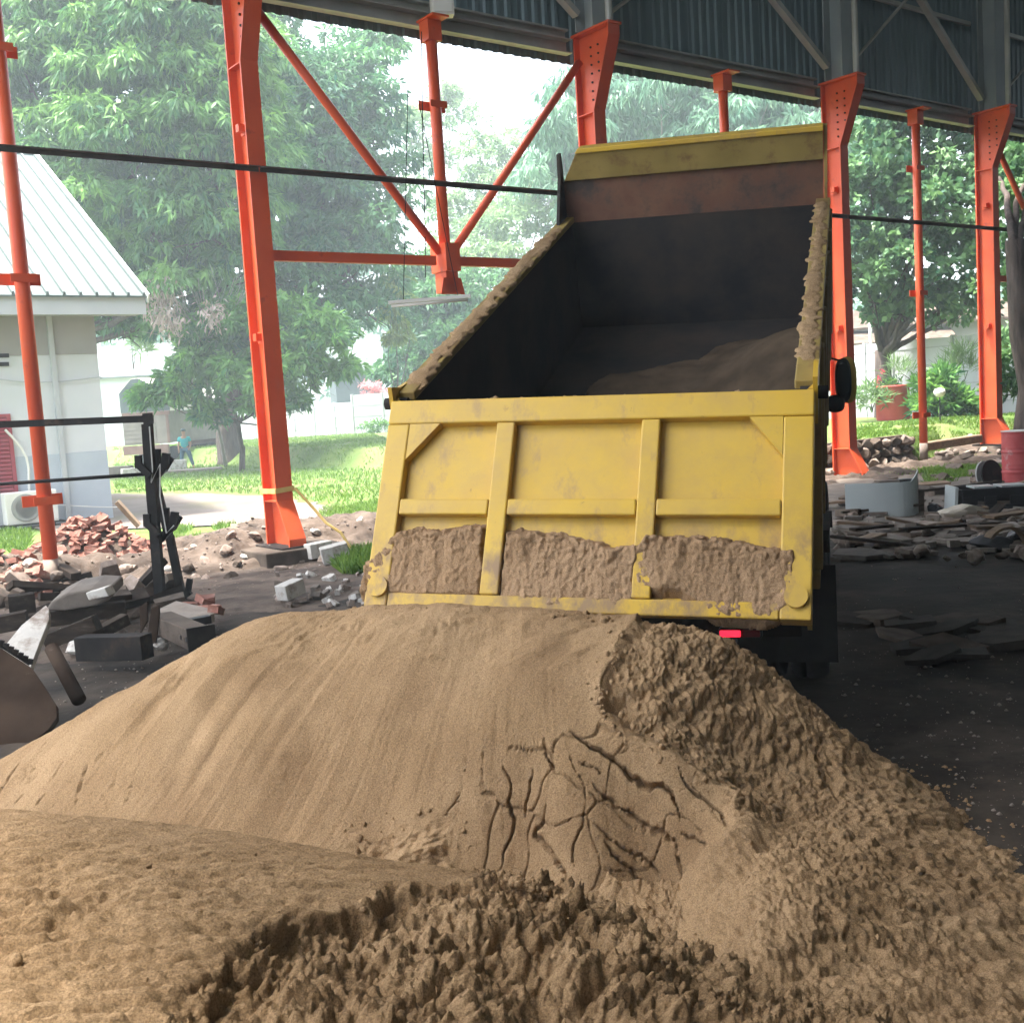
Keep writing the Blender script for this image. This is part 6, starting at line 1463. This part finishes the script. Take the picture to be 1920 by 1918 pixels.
for k in range(64):
    x_, y_ = rg.uniform(-40, 330), rg.uniform(1108, 1215)
    if y_ > 1240 - .22 * x_ or (x_ < 95 and y_ > 1150): continue
    p = G(x_, y_); kind_ = k % 4
    if kind_ == 0:
        put('plank', PLANKS['dark_wood'][k % 3], (p[0], p[1], rg.uniform(.08, .32)), (rg.normal(0, .3), rg.normal(0, .3), rg.uniform(0, 3)), (rg.uniform(.4, .9), 1.1, 2.2), 'charred looking board end in the dark scrap left of the big sand heap', 'plank', 'board ends in the left scrap')
    else:
        m = ('stone', 'dark_concrete', 'dark_concrete')[kind_ - 1]
        put('scrap_slab', SLABS[m][k % 7], (p[0], p[1], rg.uniform(.05, .28)), (rg.normal(0, .45), rg.normal(0, .45), rg.uniform(0, 6)), (rg.uniform(.2, .5),) * 2 + (rg.uniform(.6, 1.4),), 'brown broken slab in the dark scrap left of the big sand heap' if m == 'stone' else 'dark broken slab in the dark scrap left of the big sand heap', 'slab', 'broken slabs in the left scrap')
# scattered grit on the dark floor
V, Fc = [], []
for k in range(1100):
    p = G(rg.uniform(1570, 2000), rg.uniform(1060, 1640)); s_ = .005 + .035 * rg.random() ** 5
    Fc.append(bff + len(bvv) * len(V)); V.append(bvv * s_ + np.array([p[0], p[1], .012]))
for k in range(300):
    p = G(rg.uniform(100, 500), rg.uniform(1150, 1330)); s_ = .008 + .03 * rg.random() ** 3
    Fc.append(bff + len(bvv) * len(V)); V.append(bvv * s_ + np.array([p[0], p[1], .012]))
tag(link('grit', mesh('grit', np.concatenate(V), np.concatenate(Fc), MT['concrete'])), kind='stuff')
# --- right side: broken slabs, planks, sheet, crate, drum, reel
nsl = 0
while nsl < 120:
    x_, y_ = rg.uniform(1560, 1990), 966 + 84 * rg.random() ** 1.25
    p = G(x_, y_); m = 'concrete' if rg.random() < .62 else ('stone' if rg.random() < .7 else 'dark_concrete')
    s_ = .16 + .75 * rg.random() ** 1.6
    put('slab', SLABS[m][nsl % 7], (p[0], p[1], .03 + .05 * rg.random()), (rg.normal(0, .10), rg.normal(0, .10), rg.uniform(0, 6)), (s_, s_, rg.uniform(.35, .8)), {'concrete': 'pale grey', 'stone': 'brown', 'dark_concrete': 'dark'}[m] + ' broken slab lying flat on the floor right of the truck', 'slab', 'broken slabs right of the truck'); nsl += 1
for k in range(60):
    x_, y_ = rg.uniform(1740, 1990), rg.uniform(870, 968); p = G(x_, y_)
    s_ = rg.uniform(.2, .6); t, s = ts(p[0], p[1])
    m = ('stone', 'concrete', 'dark_concrete', 'stone')[k % 4]
    put('slab', SLABS[m][k % 7], (p[0], p[1], float(soil_h2(np.array([p[0]]), np.array([p[1]]))[0]) + .08), (rg.normal(0, .22), rg.normal(0, .22), rg.uniform(0, 6)), (s_, s_, rg.uniform(.6, 1.4)), {'concrete': 'pale grey', 'stone': 'brown', 'dark_concrete': 'dark'}[m] + ' broken slab in the rubble between black crate and orange columns', 'slab', 'broken slabs behind the crate')
for k in range(26):
    x_, y_ = rg.uniform(1570, 1950), rg.uniform(915, 1040); p = G(x_, y_)
    put('plank', PLANKS['wood' if k % 3 else 'dark_wood'][k % 3], (p[0], p[1], .10 + .06 * rg.random()), (rg.normal(0, .08), rg.normal(0, .10), rg.uniform(-.6, 1.0)), (rg.uniform(.5, 1.5), 1, 1), ('brown weathered' if k % 3 else 'blackened') + ' loose board among the broken slabs right of the truck', 'plank', 'boards among the slabs')
for k, (x_, y_, s_) in enumerate([(1600, 1172, .5), (1640, 1168, .55), (1700, 1185, .6), (1735, 1178, .5), (1765, 1192, .55), (1800, 1180, .6), (1850, 1186, .6), (1900, 1196, .6), (1720, 1222, .45), (1770, 1228, .55), (1815, 1236, .5), (1752, 1240, .4), (1880, 1215, .5), (1690, 1205, .5)]):
    p = G(x_, y_); put('slab', SLABS[('floor_slab', 'dark_concrete')[k % 4 == 1]][k % 7], (p[0], p[1], .05), (rg.normal(0, .1), rg.normal(0, .1), rg.uniform(0, 6)), s_, 'dark slab fragment on the dark floor beside the rear wheels', 'slab', 'slab fragments on the dark floor')
for k in range(110):
    x_, y_ = rg.uniform(1565, 1990), rg.uniform(940, 1062); p = G(x_, y_); s_ = .05 + .22 * rg.random() ** 2.2
    dk = k % 3 == 0
    put('stone', ROCKS['dark_concrete' if dk else 'stone'][k % 6], (p[0], p[1], .04 + s_ * .2), (rg.normal(0, .5), rg.normal(0, .5), rg.uniform(0, 6)), s_, 'dark lump of rubble among the broken slabs right of the truck' if dk else 'brown lump of rubble among the broken slabs right of the truck', 'stone', 'rubble lumps among the slabs')
# curved pale sheet standing on edge
cp = G(1668, 970)
V, Fc = [], []
arc = []
for k in range(25):
    u = k / 24
    arc.append((-.62 + 1.02 * u, -.18 * math.sin(u * 2.2)) if u < .72 else (.115 + .38 * math.sin((u - .72) / .28 * 1.2), -.18 * math.sin(.72 * 2.2) + .55 * (1 - math.cos((u - .72) / .28 * 1.35))))
for x, y in arc:
    top = .52 + (.16 * max(0, x - .3) / .2 if x > .3 else 0)
    V += [(x, y, .02), (x, y, top), (x * .985, y + .015, top), (x * .985, y + .015, .02)]
for k in range(24):
    for j in range(4):
        Fc.append((k * 4 + j, k * 4 + (j + 1) % 4, (k + 1) * 4 + (j + 1) % 4, (k + 1) * 4 + j))
solo('curved_sheet', (V, Fc), MT['sheet_metal'], 'curved pale grey metal sheet standing on edge among the slabs', 'sheet', cp, (0, 0, -.12), smooth=False)
p = AT(1663, 916, cp[1] + .5); p = np.array([p[0], p[1], .42])
solo('speckled_block', box((0, 0, 0), (.32, .2, .16)), MT['stone'], 'grey speckled block behind the rim of the curved sheet, left one', 'block', p, (0, 0, .05), bev=.01)
solo('black_block', box((0, 0, 0), (.26, .2, .17)), MT['black'], 'black block behind the rim of the curved sheet, right one', 'block', p + np.array([.30, -.02, 0]), (0, 0, .05), bev=.01)
solo('support_block', box((0, 0, .17), (.7, .3, .34)), MT['dark_concrete'], 'dark block under the speckled block behind the curved sheet', 'block', (p[0] + .15, p[1], 0), (0, 0, .05), bev=.01)
crp = G(1855, 966)
crt = thing('crate', 'black open plastic crate with pale strips across its rim', 'crate', crp, -.08)
cw, cd, chh = .92, .6, .40
part('front', join(box((0, -cd / 2, .09), (cw, .03, .18)), box((0, -cd / 2, .35), (cw, .03, .10)), *[box((x, -cd / 2, .24), (w_, .03, .118)) for x, w_ in ((-.40, .12), (-.08, .16), (.30, .24))]), MT['black'], crt)
part('back', box((0, cd / 2, .2), (cw, .03, .4)), MT['black'], crt)
for sx in (-1, 1):
    part('side', box((sx * (cw / 2 - .015), 0, .2), (.03, cd - .034, .4)), MT['black'], crt)
part('bottom', box((0, 0, .02), (cw - .07, cd - .07, .03)), MT['black'], crt)
part('rim', join(box((0, -cd / 2 - .02, .395), (cw + .04, .02, .03)), box((0, cd / 2 + .02, .395), (cw + .04, .02, .03))), MT['black'], crt)
for x, w_ in ((-.14, .30), (.26, .36)):
    part('pale_strip', box((x, -.1, .425), (w_, .34, .025)), MT['sheet_metal'], crt)
solo('grey_board', box((0, 0, .22), (.04, .5, .44)), MT['sheet_metal'], 'small grey board standing at the left end of the black crate', 'board', crp + np.array([-.53, .05, 0]), (0, .06, -.1))
dp = G(1913, 916)
dr = thing('steel_drum', 'faded red steel drum standing at the right edge by an orange column', 'drum', dp)
prof = [(.285, 0)]
for z in np.linspace(.02, .96, 48):
    prof.append((.285 + .012 * sum(math.exp(-((z - c_) / .015) ** 2) for c_ in (.30, .64)) + .004 * math.sin(z * 90) * (.3 < z < .42 or .6 < z < .75), z))
prof += [(.295, .97), (.295, .985), (.275, .985), (.275, .96), (.0, .955)]
part('body', lathe(prof, 36), MT['drum'], dr, True)
part('rim_ring', lathe([(.288, .986), (.297, .986), (.297, .995), (.288, .995)], 36), MT['white'], dr)
part('bung', move(lathe([(.0, 0), (.035, 0), (.035, .02), (.0, .02)], 12), (.15, .1, .956)), MT['dark_steel'], dr)
rl_ = G(1862, 918)
rel = thing('cable_reel', 'grey reel lying on its edge against the foot of the far orange column', 'reel', rl_ + np.array([0, .3, .22]), .5)
rm2 = rotm(rx=R(80))
part('disc', move(lathe([(.0, 0), (.26, 0), (.26, .03), (.0, .03)], 28), (0, 0, 0), rm2), MT['grille'], rel)
part('hub', move(lathe([(.0, -.04), (.11, -.04), (.11, -.002), (.0, -.002)], 20), (0, -.0, 0), rm2 @ np.diag([1, 1, 1.0])), MT['rust'], rel)
part('back_disc', move(lathe([(.0, .12), (.26, .12), (.26, .15), (.0, .15)], 28), (0, 0, 0), rm2), MT['dark_steel'], rel)
# crumpled cream sack
sv, sf = rock_mesh(11, 3)
skp = G(1800, 978)
solo('sack', (sv * np.array([1.0, .7, .42]) * (1 + .16 * fbm(sv * 5, 3, 66)[:, None]), sf), MT['cloth'], 'crumpled cream sack on the slabs before the black crate', 'sack', skp + np.array([0, 0, .12]), (0, .1, .3), smooth=False)
def lump_thing(name, x, y, s, m, label, cat, k):
    v_, f_ = rock_mesh(k, 3); p = G(x, y)
    return solo(name, (v_ * np.array(s) * (1 + .18 * fbm(v_ * 4, 3, 60 + k)[:, None]), f_), MT[m], label, cat, p + np.array([0, 0, s[2] * .28]), (0, 0, k))
lump_thing('scrap_part', 1860, 1036, (.55, .35, .35), 'black', 'black crumpled scrap with a curved brown band at the right', 'scrap', 21)
lump_thing('scrap_part', 1905, 1030, (.35, .3, .4), 'black', 'small black scrap lump at the very right edge of the slabs', 'scrap', 22)
lump_thing('scrap_part', 1822, 1005, (.40, .3, .35), 'dark_concrete', 'dark grey folded scrap below the black crate', 'scrap', 23)
lump_thing('scrap_part', 1752, 965, (.3, .25, .28), 'black', 'small black lump between curved sheet and crate', 'scrap', 24)
lump_thing('stone', 1590, 950, (.35, .3, .3), 'dark_concrete', 'dark stone beside the truck wheel at the column foot', 'stone', 25)
cpv = G(1886, 1036)
solo('curved_band', move(prism([(math.cos(a) * .24, math.sin(a) * .24) for a in np.linspace(-.2, 2.6, 12)] + [(math.cos(a) * .21, math.sin(a) * .21) for a in np.linspace(2.6, -.2, 12)], -.09, .09, lambda a, b, c: np.array([a, c, b])), (0, 0, .06)), MT['wood'], 'curved brown band arching over the black scrap', 'band', cpv)
bm2('log', (1730, 838), (1836, 822), 25.5, 26.5, .22, .2, 'wood', 'weathered log lying on the grass edge between slim post and far column', 'log', .03)
bm2('pale_strip', (1690, 832), (1752, 826), 27, 27.5, .06, .16, 'white_block', 'pale kerb strip at the grass edge behind the slim post', 'strip')
# cut stone bank under the raised lawn: each stone a part
bk = thing('stone_bank', 'low bank of rough brown stones holding up the lawn right of the truck', 'bank', W(14.0, .45, 0))
ib = np.array(W(14.0, .45, 0))
part('core', hexa([W(12.2, .42, -.05) - ib, W(16.1, .42, -.05) - ib, W(16.1, 1.0, -.05) - ib, W(12.2, 1.0, -.05) - ib, W(12.4, .55, .70) - ib, W(15.9, .55, .70) - ib, W(15.9, 1.0, .70) - ib, W(12.4, 1.0, .70) - ib]), MT['soil'], bk)
for row in range(3):
    t = 12.25
    while t < 16.0:
        s_ = rg.uniform(.28, .5)
        o = link('stone', ROCKS['stone' if rg.random() < .6 else 'dark_concrete'][rg.integers(6)], bk)
        o.location = tuple(W(t, .38 + .05 * row + rg.normal(0, .03), .13 + .235 * row + rg.normal(0, .02)) - ib); o.rotation_euler = (rg.normal(0, .25), rg.normal(0, .25), ANG + rg.normal(0, .3)); o.scale = (s_, s_, s_ * 1.1)
        t += s_ * .85
for k in range(40):
    t, s = rg.uniform(16, 20.5), rg.uniform(-.6, 1.6); p = W(t, s); s_ = rg.uniform(.12, .34)
    put('stone', ROCKS['stone'][k % 6], (p[0], p[1], float(soil_h2(np.array([p[0]]), np.array([p[1]]))[0]) + .08), (rg.normal(0, .4), rg.normal(0, .4), rg.uniform(0, 6)), s_, 'brown rubble stone on the slope between slim post and far column', 'stone', 'rubble stones on the right slope')

# ================================================================== HAZE
hz = link('haze', mesh('haze', *box((0, 85, 14.5), (420, 370, 33))))
hm_ = bpy.data.materials.new('haze'); hm_.use_nodes = True
hn, hl = hm_.node_tree.nodes, hm_.node_tree.links
hn.remove(hn['Principled BSDF'])
pv = hn.new('ShaderNodeVolumePrincipled'); pv.inputs['Color'].default_value = (0.82, 0.95, 1.0, 1); pv.inputs['Density'].default_value = 0.0027; pv.inputs['Anisotropy'].default_value = 0.0
hl.new(pv.outputs[0], hn['Material Output'].inputs['Volume'])
hz.data.materials.append(hm_); hz['kind'] = 'stuff'
